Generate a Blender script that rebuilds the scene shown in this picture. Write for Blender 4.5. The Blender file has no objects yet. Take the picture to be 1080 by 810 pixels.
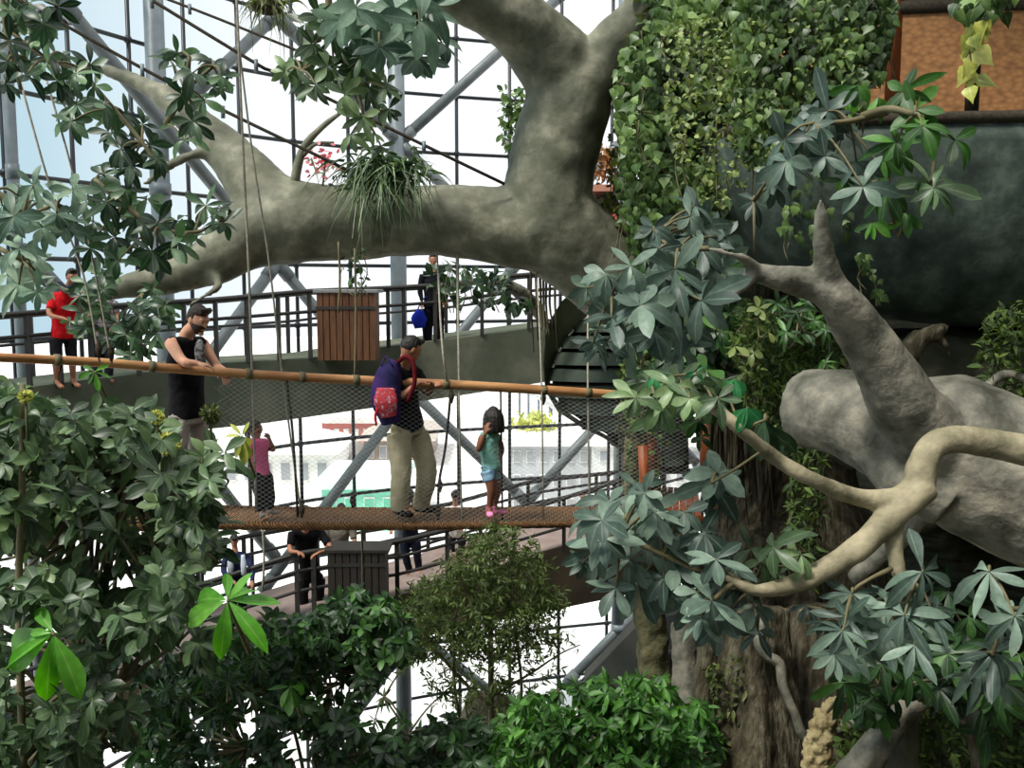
import bpy, math, random
import numpy as np
from mathutils import Vector, Matrix

SC = bpy.context.scene
COL = SC.collection
F = 1000.0
PITCH = math.radians(6.0)
CAM = Vector((0.0, 0.0, 12.0))
SP, CP = math.sin(PITCH), math.cos(PITCH)

def at(px, py, Y):
    """world point seen at pixel (px, py) of the 1080x810 photo, Y metres in front of the camera"""
    u = (px - 540.0) / F
    v = (405.0 - py) / F
    d = Vector((u, CP + SP * v, -SP + CP * v))
    return CAM + d * (Y / d.y)

# ------------------------------------------------------------------ mesh building
class MB:
    def __init__(s):
        s.v = []; s.f = []
    def add(s, vs, fs):
        n = len(s.v)
        s.v.extend([tuple(v) for v in vs])
        s.f.extend([tuple(i + n for i in f) for f in fs])
    def box(s, c, size, rot=None):
        c = Vector(c); hx, hy, hz = size[0] / 2, size[1] / 2, size[2] / 2
        vs = [Vector((x, y, z)) for x in (-hx, hx) for y in (-hy, hy) for z in (-hz, hz)]
        if rot is not None:
            vs = [rot @ v for v in vs]
        s.add([c + v for v in vs], [(0, 1, 3, 2), (4, 6, 7, 5), (0, 4, 5, 1), (2, 3, 7, 6), (0, 2, 6, 4), (1, 5, 7, 3)])
    def tube(s, pts, rad, seg=10, smooth=4, side=None, flat=None, cap=True):
        """a round (or, with side and flat, oval) tube through points; rad one number or one per point"""
        pts = [Vector(p) for p in pts]
        if not hasattr(rad, '__len__'):
            rad = [rad] * len(pts)
        if flat is not None and not hasattr(flat, '__len__'):
            flat = [flat] * len(pts)
        if smooth > 1 and len(pts) > 2:
            P, R, FL = [], [], []
            n = len(pts)
            for i in range(n - 1):
                p0 = pts[i - 1] if i > 0 else pts[0] * 2 - pts[1]
                p1, p2 = pts[i], pts[i + 1]
                p3 = pts[i + 2] if i + 2 < n else pts[-1] * 2 - pts[-2]
                for k in range(smooth):
                    t = k / smooth
                    P.append(0.5 * ((2 * p1) + (p2 - p0) * t + (2 * p0 - 5 * p1 + 4 * p2 - p3) * t * t + (3 * p1 - p0 - 3 * p2 + p3) * t ** 3))
                    tt = t * t * (3 - 2 * t)
                    R.append(rad[i] * (1 - tt) + rad[i + 1] * tt)
                    if flat is not None: FL.append(flat[i] * (1 - tt) + flat[i + 1] * tt)
            P.append(pts[-1]); R.append(rad[-1])
            if flat is not None: FL.append(flat[-1])
            pts, rad = P, R
            if flat is not None: flat = FL
        n = len(pts)
        tang = []
        for i in range(n):
            a = pts[max(0, i - 1)]; b = pts[min(n - 1, i + 1)]
            t = (b - a)
            tang.append(t.normalized() if t.length > 1e-9 else Vector((0, 0, 1)))
        if side is not None:
            ref = Vector(side)
        else:
            ref = Vector((0, 0, 1)) if abs(tang[0].z) < 0.9 else Vector((1, 0, 0))
        vs = []; fs = []
        nrm = ref
        for i in range(n):
            t = tang[i]
            nrm = (Vector(side) if side is not None else nrm)
            nrm = nrm - t * nrm.dot(t)
            if nrm.length < 1e-6:
                nrm = t.orthogonal()
            nrm = nrm.normalized()
            b = t.cross(nrm)
            r2 = flat[i] if flat is not None else rad[i]
            for k in range(seg):
                a = 2 * math.pi * k / seg
                vs.append(pts[i] + nrm * (rad[i] * math.cos(a)) + b * (r2 * math.sin(a)))
        for i in range(n - 1):
            for k in range(seg):
                k2 = (k + 1) % seg
                fs.append((i * seg + k, i * seg + k2, (i + 1) * seg + k2, (i + 1) * seg + k))
        if cap:
            fs.append(tuple(range(seg - 1, -1, -1)))
            fs.append(tuple((n - 1) * seg + k for k in range(seg)))
        s.add(vs, fs)
    def ball(s, c, r, rot=None, seg=14, rings=10, fn=None):
        c = Vector(c)
        if not hasattr(r, '__len__'): r = (r, r, r)
        vs = []; fs = []
        def put(th, ph):
            u = Vector((math.sin(th) * math.cos(ph), math.sin(th) * math.sin(ph), math.cos(th)))
            p = Vector((u.x * r[0], u.y * r[1], u.z * r[2]))
            if fn: p = fn(p, u)
            if rot is not None: p = rot @ p
            vs.append(c + p)
        put(0, 0)
        for i in range(1, rings):
            for k in range(seg): put(math.pi * i / rings, 2 * math.pi * k / seg)
        put(math.pi, 0)
        for k in range(seg):
            fs.append((0, 1 + k, 1 + (k + 1) % seg))
        for i in range(rings - 2):
            for k in range(seg):
                a = 1 + i * seg + k; b = 1 + i * seg + (k + 1) % seg
                fs.append((a, a + seg, b + seg, b))
        last = len(vs) - 1; o = 1 + (rings - 2) * seg
        for k in range(seg):
            fs.append((last, o + (k + 1) % seg, o + k))
        s.add(vs, fs)
    def strip(s, a, b):
        """quads between two polylines of equal length"""
        n = len(a)
        s.add(list(a) + list(b), [(i, i + 1, n + i + 1, n + i) for i in range(n - 1)])
    def slab(s, prof):
        """closed-section sweep: prof is a list of rings (lists of points), capped at both ends"""
        m = len(prof[0]); n = len(prof)
        vs = [p for r in prof for p in r]
        fs = []
        for i in range(n - 1):
            for k in range(m):
                k2 = (k + 1) % m
                fs.append((i * m + k, i * m + k2, (i + 1) * m + k2, (i + 1) * m + k))
        fs.append(tuple(range(m - 1, -1, -1))); fs.append(tuple((n - 1) * m + k for k in range(m)))
        s.add(vs, fs)
    def mesh(s, name, smooth=True):
        me = bpy.data.meshes.new(name)
        me.from_pydata([tuple(v) for v in s.v], [], s.f)
        me.update()
        if smooth: me.shade_smooth()
        return me
    def build(s, name, mat, parent=None, smooth=True, bevel=0):
        o = bpy.data.objects.new(name, s.mesh(name, smooth))
        COL.objects.link(o)
        if mat: o.data.materials.append(mat)
        if parent is not None: adopt(o, parent)
        if bevel:
            m = o.modifiers.new('bevel', 'BEVEL'); m.width = bevel; m.segments = 2; m.limit_method = 'ANGLE'
        return o
    def fuse(s, name, mat, parent=None, voxel=0.05, smooth=3, disp=None):
        """the shapes grown together into one continuous skin"""
        o = bpy.data.objects.new(name, s.mesh(name))
        COL.objects.link(o)
        m = o.modifiers.new('remesh', 'REMESH'); m.mode = 'VOXEL'; m.voxel_size = voxel; m.use_smooth_shade = True
        if smooth:
            m = o.modifiers.new('smooth', 'SMOOTH'); m.iterations = smooth; m.factor = 0.5
        if disp:
            tx = bpy.data.textures.new(name + '_relief', 'CLOUDS'); tx.noise_scale = disp[1]; tx.noise_depth = 3
            m = o.modifiers.new('relief', 'DISPLACE'); m.texture = tx; m.strength = disp[0]; m.mid_level = 0.5
            m.texture_coords = 'GLOBAL'
        dg = bpy.context.evaluated_depsgraph_get()
        me = bpy.data.meshes.new_from_object(o.evaluated_get(dg))
        me.name = name
        old = o.data
        o.modifiers.clear(); o.data = me
        bpy.data.meshes.remove(old)
        me.materials.clear(); me.materials.append(mat)
        me.shade_smooth()
        if parent is not None: adopt(o, parent)
        return o

def adopt(o, parent):
    o.parent = parent
    o.matrix_parent_inverse = Matrix.Translation(-Vector(parent.location))

def tag(o, label=None, cat=None, group=None, kind=None):
    if label: o['label'] = label
    if cat: o['category'] = cat
    if group: o['group'] = group
    if kind: o['kind'] = kind
    return o

def thing(name, loc, label, cat, group=None):
    o = bpy.data.objects.new(name, None); COL.objects.link(o)
    o.location = loc; o.empty_display_size = 0.1
    return tag(o, label, cat, group)

def inside(poly, x, y):
    c = False; n = len(poly); j = n - 1
    for i in range(n):
        xi, yi = poly[i]; xj, yj = poly[j]
        if (yi > y) != (yj > y) and x < (xj - xi) * (y - yi) / (yj - yi) + xi: c = not c
        j = i
    return c

def scatter(poly, n, rnd, avoid=()):
    xs = [p[0] for p in poly]; ys = [p[1] for p in poly]
    out = []; tries = 0
    while len(out) < n and tries < n * 60:
        tries += 1
        x = rnd.uniform(min(xs), max(xs)); y = rnd.uniform(min(ys), max(ys))
        if not inside(poly, x, y): continue
        if any((x - a) ** 2 + (y - b) ** 2 < r * r for a, b, r in avoid): continue
        out.append((x, y))
    return out

def interp(tab, x):
    if x <= tab[0][0]: a, b = tab[0], tab[1]
    elif x >= tab[-1][0]: a, b = tab[-2], tab[-1]
    else:
        for a, b in zip(tab, tab[1:]):
            if a[0] <= x <= b[0]: break
    t = (x - a[0]) / (b[0] - a[0])
    return [a[i] + (b[i] - a[i]) * t for i in range(1, len(a))]

# ------------------------------------------------------------------ materials
def srgb(c):
    return tuple(((v / 255) / 12.92 if v / 255 <= 0.04045 else ((v / 255 + 0.055) / 1.055) ** 2.4) for v in c) + (1.0,)

def nodes(name):
    m = bpy.data.materials.new(name); m.use_nodes = True
    nt = m.node_tree; b = nt.nodes['Principled BSDF']
    return m, nt, b

def mat(name, c1, c2=None, scale=4.0, rough=0.6, spec=0.4, metal=0.0, bump=0.0, bscale=None, stretch=(1, 1, 1), c3=None, detail=6.0, lo=0.35, hi=0.65, bdist=0.02):
    m, nt, b = nodes(name)
    N, L = nt.nodes, nt.links
    b.inputs['Roughness'].default_value = rough
    b.inputs['Specular IOR Level'].default_value = spec
    b.inputs['Metallic'].default_value = metal
    tc = N.new('ShaderNodeTexCoord'); mp = N.new('ShaderNodeMapping'); mp.inputs['Scale'].default_value = stretch
    L.new(tc.outputs['Object'], mp.inputs['Vector'])
    if c2 is None:
        b.inputs['Base Color'].default_value = srgb(c1)
    else:
        nz = N.new('ShaderNodeTexNoise'); nz.inputs['Scale'].default_value = scale; nz.inputs['Detail'].default_value = detail
        nz.inputs['Roughness'].default_value = 0.62
        L.new(mp.outputs[0], nz.inputs['Vector'])
        r = N.new('ShaderNodeValToRGB')
        r.color_ramp.elements[0].position = lo; r.color_ramp.elements[0].color = srgb(c1)
        r.color_ramp.elements[1].position = hi; r.color_ramp.elements[1].color = srgb(c2)
        if c3:
            e = r.color_ramp.elements.new((lo + hi) / 2); e.color = srgb(c3)
        L.new(nz.outputs['Fac'], r.inputs['Fac']); L.new(r.outputs['Color'], b.inputs['Base Color'])
    if bump:
        n2 = N.new('ShaderNodeTexNoise'); n2.inputs['Scale'].default_value = bscale or scale * 4; n2.inputs['Detail'].default_value = 6
        L.new(mp.outputs[0], n2.inputs['Vector'])
        bp = N.new('ShaderNodeBump'); bp.inputs['Strength'].default_value = bump; bp.inputs['Distance'].default_value = bdist
        L.new(n2.outputs['Fac'], bp.inputs['Height']); L.new(bp.outputs['Normal'], b.inputs['Normal'])
    return m

def leaf_mat(name, dark, mid, light, vein, rough=0.42, spec=0.5, trans=0.22):
    """leaf colours vary from leaf to leaf (attribute leaf.x), with a paler midrib (leaf.y = 0 along it)"""
    m, nt, b = nodes(name)
    N, L = nt.nodes, nt.links
    at_ = N.new('ShaderNodeAttribute'); at_.attribute_name = 'leaf'
    sx = N.new('ShaderNodeSeparateXYZ'); L.new(at_.outputs['Vector'], sx.inputs[0])
    r = N.new('ShaderNodeValToRGB')
    r.color_ramp.elements[0].position = 0.05; r.color_ramp.elements[0].color = srgb(dark)
    r.color_ramp.elements[1].position = 0.97; r.color_ramp.elements[1].color = srgb(light)
    e = r.color_ramp.elements.new(0.55); e.color = srgb(mid)
    L.new(sx.outputs[0], r.inputs[0])
    vr = N.new('ShaderNodeValToRGB')
    vr.color_ramp.elements[0].position = 0.04; vr.color_ramp.elements[0].color = (1, 1, 1, 1)
    vr.color_ramp.elements[1].position = 0.16; vr.color_ramp.elements[1].color = (0, 0, 0, 1)
    L.new(sx.outputs[1], vr.inputs[0])
    mx = N.new('ShaderNodeMix'); mx.data_type = 'RGBA'
    mul = N.new('ShaderNodeMath'); mul.operation = 'MULTIPLY'; mul.inputs[1].default_value = 0.4
    L.new(vr.outputs[0], mul.inputs[0]); L.new(mul.outputs[0], mx.inputs['Factor'])
    L.new(r.outputs[0], mx.inputs['A']); mx.inputs['B'].default_value = srgb(vein)
    tc = N.new('ShaderNodeTexCoord'); nz = N.new('ShaderNodeTexNoise'); nz.inputs['Scale'].default_value = 25; nz.inputs['Detail'].default_value = 3
    L.new(tc.outputs['Object'], nz.inputs['Vector'])
    mr = N.new('ShaderNodeMapRange'); mr.inputs[1].default_value = 0.3; mr.inputs[2].default_value = 0.7; mr.inputs[3].default_value = 0.8; mr.inputs[4].default_value = 1.15
    L.new(nz.outputs['Fac'], mr.inputs[0])
    hs = N.new('ShaderNodeHueSaturation'); L.new(mx.outputs['Result'], hs.inputs['Color']); L.new(mr.outputs[0], hs.inputs['Value'])
    L.new(hs.outputs[0], b.inputs['Base Color'])
    b.inputs['Roughness'].default_value = rough; b.inputs['Specular IOR Level'].default_value = spec
    tr = N.new('ShaderNodeBsdfTranslucent')
    h2 = N.new('ShaderNodeHueSaturation'); h2.inputs['Value'].default_value = 1.5; h2.inputs['Saturation'].default_value = 1.15
    L.new(hs.outputs[0], h2.inputs['Color']); L.new(h2.outputs[0], tr.inputs['Color'])
    ms = N.new('ShaderNodeMixShader'); ms.inputs[0].default_value = trans
    out = nt.nodes['Material Output']
    L.new(b.outputs[0], ms.inputs[1]); L.new(tr.outputs[0], ms.inputs[2]); L.new(ms.outputs[0], out.inputs['Surface'])
    return m

# ------------------------------------------------------------------ leaves
def leaf_shape(kind, n=5, droop=0.15, fold=0.12, twist=0.0):
    vs, fs, at_ = [], [], []
    for i in range(n + 1):
        t = i / n
        if kind == 'obovate': w = 0.10 + 0.95 * math.sin(math.pi * min(1, t ** 1.35)) ** 0.8 if 0 < t < 1 else 0.05
        elif kind == 'ellipse': w = math.sin(math.pi * t) ** 0.75 if 0 < t < 1 else 0.04
        elif kind == 'heart': w = [0.55, 1.0, 0.86, 0.55, 0.22, 0.02][min(5, round(t * 5))]
        elif kind == 'lance': w = math.sin(math.pi * t ** 0.7) ** 0.9 if 0 < t < 1 else 0.05
        else: w = (1 - t) * 0.9 + 0.08           # blade
        w *= 0.5
        z = -droop * t * t
        y = t * (1 - 0.25 * droop * t)
        tw = twist * t
        for j, s in enumerate((-1, 0, 1)):
            x = s * w; zz = z + (fold * abs(s) * w * 2 * 0.5)
            vs.append((x * math.cos(tw), y, zz + x * math.sin(tw)))
            at_.append((0.0, float(abs(s)), t))
    for i in range(n):
        for j in range(2):
            a = i * 3 + j
            fs.append((a, a + 1, a + 4, a + 3))
    return np.array(vs), np.array(fs), np.array(at_)

class Leaves:
    def __init__(s, kind, n=5, seed=1, droops=(0.05, 0.2, 0.4), fold=0.14):
        s.T = [leaf_shape(kind, n, d, fold, tw) for d in droops for tw in (-0.25, 0.25)]
        s.r = random.Random(seed); s.items = [[] for _ in s.T]
    def add(s, pos, fwd, up, L, W, tint=None):
        s.items[s.r.randrange(len(s.T))].append((tuple(pos), tuple(fwd), tuple(up), L, W, s.r.random() if tint is None else min(1, max(0, tint))))
    def whorl(s, pos, axis, n, L, W, ang=80, sag=0.25, tint=None, jit=0.3, arc=None):
        r = s.r
        axis = Vector(axis).normalized()
        a1 = axis.orthogonal().normalized(); a2 = axis.cross(a1)
        ph0 = r.uniform(0, 6.28)
        t0 = r.random() if tint is None else tint
        for k in range(n):
            ph = ph0 + 2 * math.pi * (k + r.uniform(-jit, jit)) / n
            rad = a1 * math.cos(ph) + a2 * math.sin(ph)
            a = math.radians(ang + r.uniform(-30, 22))
            d = axis * math.cos(a) + rad * math.sin(a) + Vector((0, 0, -sag))
            d.normalize()
            up = axis * math.sin(a) - rad * math.cos(a)
            up = (up - d * up.dot(d)).normalized()
            l = L * r.uniform(0.6, 1.12)
            s.add(Vector(pos) + d * (0.02 * L), d, up, l, W * r.uniform(0.85, 1.1), t0 * .7 + .15 + r.uniform(-0.35, 0.35))
    def build(s, name, m, parent=None):
        V, Fc, A = [], [], []; off = 0
        for (tv, tf, ta), it in zip(s.T, s.items):
            if not it: continue
            pos = np.array([i[0] for i in it]); fw = np.array([i[1] for i in it], float); up = np.array([i[2] for i in it], float)
            fw /= np.linalg.norm(fw, axis=1)[:, None] + 1e-9
            up -= fw * (up * fw).sum(1)[:, None]
            up /= np.linalg.norm(up, axis=1)[:, None] + 1e-9
            sd = np.cross(fw, up)
            L = np.array([i[3] for i in it])[:, None, None]; W = np.array([i[4] for i in it])[:, None, None]
            t = np.array([i[5] for i in it])
            v = pos[:, None, :] + sd[:, None, :] * tv[None, :, 0:1] * W + fw[:, None, :] * tv[None, :, 1:2] * L + up[:, None, :] * tv[None, :, 2:3] * L
            k = len(it); nv = len(tv)
            V.append(v.reshape(-1, 3))
            Fc.append((tf[None] + (np.arange(k) * nv)[:, None, None] + off).reshape(-1, 4))
            a = np.repeat(ta[None], k, 0).copy(); a[:, :, 0] = t[:, None]
            A.append(a.reshape(-1, 3)); off += k * nv
        V = np.concatenate(V); Fc = np.concatenate(Fc); A = np.concatenate(A)
        me = bpy.data.meshes.new(name)
        me.vertices.add(len(V)); me.vertices.foreach_set('co', V.ravel().astype(np.float32))
        me.loops.add(Fc.size); me.loops.foreach_set('vertex_index', Fc.ravel().astype(np.int32))
        me.polygons.add(len(Fc)); me.polygons.foreach_set('loop_start', (np.arange(len(Fc)) * 4).astype(np.int32))
        me.polygons.foreach_set('loop_total', np.full(len(Fc), 4, np.int32))
        me.update(calc_edges=True); me.validate()
        at_ = me.attributes.new('leaf', 'FLOAT_VECTOR', 'POINT'); at_.data.foreach_set('vector', A.ravel().astype(np.float32))
        me.shade_smooth(); me.materials.append(m)
        o = bpy.data.objects.new(name, me); COL.objects.link(o)
        if parent is not None: adopt(o, parent)
        return o

def rdir(r, up=0.0):
    v = Vector((r.gauss(0, 1), r.gauss(0, 1), r.gauss(0, 1) + up))
    return v.normalized()
SKY = 1.12
SUN = 4.2
# ------------------------------------------------------------------ camera, light, colour management
cam = bpy.data.cameras.new('camera'); cam.sensor_width = 36; cam.lens = 36 * F / 1080; cam.clip_end = 500
co = bpy.data.objects.new('camera', cam); COL.objects.link(co)
co.location = CAM; co.rotation_euler = (math.pi / 2 - PITCH, 0, 0)
SC.camera = co
vs_ = SC.view_settings
SC.display_settings.display_device = 'sRGB'
vs_.view_transform = 'Standard'; vs_.look = 'None'; vs_.gamma = 1; vs_.use_curve_mapping = False; vs_.exposure = 0.12

w = bpy.data.worlds.new('sky'); SC.world = w; w.use_nodes = True
nt = w.node_tree; bg = nt.nodes['Background']
tc = nt.nodes.new('ShaderNodeTexCoord'); sx = nt.nodes.new('ShaderNodeSeparateXYZ'); nt.links.new(tc.outputs['Generated'], sx.inputs[0])
mr = nt.nodes.new('ShaderNodeMapRange'); mr.inputs[1].default_value = -0.44; mr.inputs[2].default_value = -0.20
nt.links.new(sx.outputs[0], mr.inputs[0])
rp = nt.nodes.new('ShaderNodeValToRGB')
rp.color_ramp.elements[0].color = (0.46, 0.62, 0.70, 1); rp.color_ramp.elements[1].color = (0.97, 0.98, 1.0, 1)
nt.links.new(mr.outputs[0], rp.inputs[0]); nt.links.new(rp.outputs[0], bg.inputs['Color'])
bg.inputs['Strength'].default_value = SKY

sun = bpy.data.lights.new('sun', 'SUN'); sun.energy = SUN; sun.angle = math.radians(14); sun.color = (1.0, 0.96, 0.88)
so = bpy.data.objects.new('sun', sun); COL.objects.link(so)
sd = Vector((0.50, 0.42, -1.0))
so.rotation_euler = sd.to_track_quat('-Z', 'Y').to_euler(); so.location = (-6, -4, 30)

# ------------------------------------------------------------------ materials
M = {}
M['steel'] = mat('painted_steel', (98, 110, 116), (118, 128, 132), 3, rough=0.45, spec=0.5)
M['brace'] = mat('brace_steel', (92, 101, 103), (112, 119, 119), 3, rough=0.45)
M['mullion'] = mat('dark_aluminium', (38, 42, 46), rough=0.4)
M['rail'] = mat('dark_railing_paint', (34, 34, 33), (50, 48, 45), 6, rough=0.5)
M['ramp'] = mat('olive_concrete', (74, 80, 66), (104, 106, 90), 1.1, rough=0.85, spec=0.15, bump=0.3, bscale=9, c3=(84, 90, 76))
M['ramp_floor'] = mat('pinkish_floor', (128, 112, 106), (150, 135, 128), 2, rough=0.8, spec=0.2)
M['ramp_low'] = mat('brown_concrete', (56, 50, 38), (84, 74, 58), 0.8, rough=0.85, spec=0.15, bump=0.3, bscale=7)
M['ground'] = mat('pale_paving', (235, 232, 228), (246, 244, 240), 0.15, rough=0.9, spec=0.1)
M['soil'] = mat('dark_soil', (40, 34, 26), (58, 52, 36), 1.5, rough=1, spec=0.05, bump=0.8)
M['rock'] = mat('cave_rock', (50, 52, 42), (86, 84, 70), 1.3, rough=0.95, spec=0.1, bump=0.9, bscale=5, bdist=0.08)
M['bark'] = mat('smooth_artificial_bark', (74, 77, 62), (150, 148, 128), 3.2, rough=0.65, spec=0.3, bump=0.35, bscale=14, c3=(106, 107, 90), stretch=(1, 1, 1.0), detail=10, lo=.3, hi=.74)
M['bark_dark'] = mat('dark_fissured_bark', (46, 44, 34), (112, 108, 90), 3.0, rough=0.9, spec=0.1, bump=0.9, bscale=9, stretch=(3, 3, .6), c3=(76, 70, 56), bdist=0.05)
M['root'] = mat('pale_grey_root', (80, 80, 68), (154, 148, 132), 4.5, rough=0.6, spec=0.3, bump=0.7, bscale=26, c3=(118, 116, 104), bdist=0.012, detail=9)
M['root_tan'] = mat('tan_branch', (104, 100, 78), (166, 156, 128), 5, rough=0.65, spec=0.25, bump=0.5, bscale=30, bdist=0.01)
M['stem'] = mat('green_brown_stem', (88, 84, 56), (112, 104, 76), 12, rough=0.7)
M['bamboo'] = mat('orange_bamboo', (146, 98, 58), (192, 144, 96), 2.5, rough=0.45, spec=0.4, stretch=(0.4, 1, 3), bump=0.2)
M['coir'] = None
M['rope'] = mat('weathered_rope', (132, 128, 116), (168, 162, 146), 30, rough=0.9, spec=0.1, bump=0.5)
M['rope_dark'] = mat('dark_rope', (48, 44, 38), (72, 66, 56), 30, rough=0.9, spec=0.1)
M['net'] = mat('grey_netting', (168, 168, 164), rough=0.6)
M['wood'] = mat('brown_slatted_wood', (62, 36, 18), (104, 66, 36), 3, rough=0.6, stretch=(6, 6, 0.5), bump=0.3)
M['wood_dark'] = mat('black_brown_wood', (26, 22, 18), (42, 36, 30), 3, rough=0.6, stretch=(6, 6, .5))
M['grey_lid'] = mat('grey_lid', (120, 122, 122), rough=0.5)
M['hull'] = mat('dark_green_plaster', (42, 52, 47), (94, 108, 98), 3.2, rough=0.6, spec=0.35, bump=0.3, bscale=12, c3=(64, 77, 70), detail=10)
M['mat'] = None
M['post'] = mat('red_brown_post', (106, 56, 30), (154, 84, 46), 6, rough=0.5, stretch=(3, 3, .6), bump=0.3)

# coir mat with a rope twist
m, nt, b = nodes('coir_rope'); N, L = nt.nodes, nt.links
tc = N.new('ShaderNodeTexCoord'); mp = N.new('ShaderNodeMapping'); mp.inputs['Rotation'].default_value = (0, 0.6, 0)
wv = N.new('ShaderNodeTexWave'); wv.inputs['Scale'].default_value = 16; wv.inputs['Distortion'].default_value = 6; wv.inputs['Detail'].default_value = 3
rp = N.new('ShaderNodeValToRGB'); rp.color_ramp.elements[0].color = srgb((88, 60, 34)); rp.color_ramp.elements[1].color = srgb((150, 108, 64))
L.new(tc.outputs['Object'], mp.inputs[0]); L.new(mp.outputs[0], wv.inputs[0]); L.new(wv.outputs['Fac'], rp.inputs[0]); L.new(rp.outputs[0], b.inputs['Base Color'])
bp = N.new('ShaderNodeBump'); bp.inputs['Strength'].default_value = 0.8; bp.inputs['Distance'].default_value = 0.02; L.new(wv.outputs['Fac'], bp.inputs['Height']); L.new(bp.outputs[0], b.inputs['Normal'])
b.inputs['Roughness'].default_value = 0.9; M['coir'] = m
# woven bamboo matting
m, nt, b = nodes('woven_bamboo_mat'); N, L = nt.nodes, nt.links
tc = N.new('ShaderNodeTexCoord'); mp = N.new('ShaderNodeMapping'); mp.inputs['Scale'].default_value = (1, 1, 1.6)
wv = N.new('ShaderNodeTexVoronoi'); wv.inputs['Scale'].default_value = 17
rp = N.new('ShaderNodeValToRGB'); rp.color_ramp.elements[0].color = srgb((176, 124, 74)); rp.color_ramp.elements[1].color = srgb((124, 84, 48)); rp.color_ramp.elements[1].position = 0.9
L.new(tc.outputs['Object'], mp.inputs[0]); L.new(mp.outputs[0], wv.inputs[0]); L.new(wv.outputs['Distance'], rp.inputs[0]); L.new(rp.outputs[0], b.inputs['Base Color'])
b.inputs['Roughness'].default_value = 0.7; M['mat'] = m
# pane glass: clear, faintly blue, a weak mirror at grazing angles
m, nt, b = nodes('pane_glass'); N, L = nt.nodes, nt.links
nt.nodes.remove(b)
tr = N.new('ShaderNodeBsdfTransparent'); tr.inputs[0].default_value = (0.95, 0.975, 0.985, 1)
gl = N.new('ShaderNodeBsdfGlossy'); gl.inputs['Roughness'].default_value = 0.02
fr = N.new('ShaderNodeFresnel'); fr.inputs[0].default_value = 1.25
ms = N.new('ShaderNodeMixShader'); L.new(fr.outputs[0], ms.inputs[0]); L.new(tr.outputs[0], ms.inputs[1]); L.new(gl.outputs[0], ms.inputs[2])
L.new(ms.outputs[0], N['Material Output'].inputs['Surface']); M['glass'] = m

# ------------------------------------------------------------------ glass facade: faceted curve of square panes
STEP = 1.42
P0 = Vector((-8.62, 16.4))
HEAD = [66, 65, 63, 57, 48, 38, 29, 23, 19, 17, 15, 14, 13, 12, 11, 10, 9, 8, 7, 6, 5, 5, 5]
plan = [P0]
for h in HEAD:
    a = math.radians(h); plan.append(plan[-1] + Vector((math.cos(a), math.sin(a))) * STEP)
back = P0.copy()
pre = []
for h in (68, 70, 72, 75, 78, 80):
    a = math.radians(h); back = back - Vector((math.cos(a), math.sin(a))) * STEP; pre.insert(0, back.copy())
plan = pre + plan
print('FACADE px', [round(540 + p.x / p.y * F) for p in plan])
# rows: the one just below eye level sits at y=281 near x=497, depth 24
zrow = at(497, 281, 24.4).z
rows = [zrow + STEP * k for k in range(-8, 8)]
rows = [z for z in rows if z > 0.5] 
gl = MB()
for a, b in zip(plan, plan[1:]):
    gl.add([(a.x, a.y, 0), (b.x, b.y, 0), (b.x, b.y, rows[-1]), (a.x, a.y, rows[-1])], [(0, 1, 2, 3)])
glass = gl.build('window_1', M['glass'], smooth=False); tag(glass, kind='structure')
glass['label'] = 'curved glass facade of square panes in a dark grid'
fr_ = MB()
for p in plan:
    fr_.tube([(p.x, p.y, 0), (p.x, p.y, rows[-1])], 0.045, seg=6, smooth=1)
for z in rows:
    fr_.tube([(p.x, p.y, z) for p in plan], 0.045, seg=6, smooth=1)
fr_.build('window_frame', M['mullion'], glass)
nd = MB()
for p in plan[4:20]:
    for z in rows:
        nd.ball((p.x, p.y - 0.03, z), (0.085, 0.06, 0.085), seg=8, rings=6)
nd.build('node_fitting', M['mullion'], glass)

# steel columns and braces just inside the glass
def fac(px, inset=0.45):
    """plan point of the facade seen at column px, set inwards"""
    for a, b in zip(plan, plan[1:]):
        ua = a.x / a.y * F + 540; ub = b.x / b.y * F + 540
        if ua <= px <= ub:
            t = (px - ua) / (ub - ua); p = a.lerp(b, t)
            return p * (1 - inset / p.length)
    p = plan[-1]; return p
def fpt(px, py, inset=0.45):
    p = fac(px, inset); q = at(px, py, p.y); return q
COLS = [(22, 0.10, 'slender steel column at the far left of the glass wall'), (174, 0.19, 'thick steel column behind the upper left foliage'),
        (421, 0.20, 'steel column behind the man with the backpack'), (655, 0.17, 'steel column beside the vine covered trunk')]
for px, r, lab in COLS:
    p = fac(px)
    c = thing('steel_column', (p.x, p.y, 0), 'grey ' + lab, 'column', 'facade columns')
    b = MB(); b.tube([(p.x, p.y, 0), (p.x, p.y, rows[-1])], r, seg=16, smooth=1); b.build('column_shaft', M['steel'], c)
    for z in rows[1::4]:
        b = MB(); b.tube([(p.x, p.y, z - .12), (p.x, p.y, z + .12)], r * 1.12, seg=16, smooth=1); b.build('collar', M['steel'], c)
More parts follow.
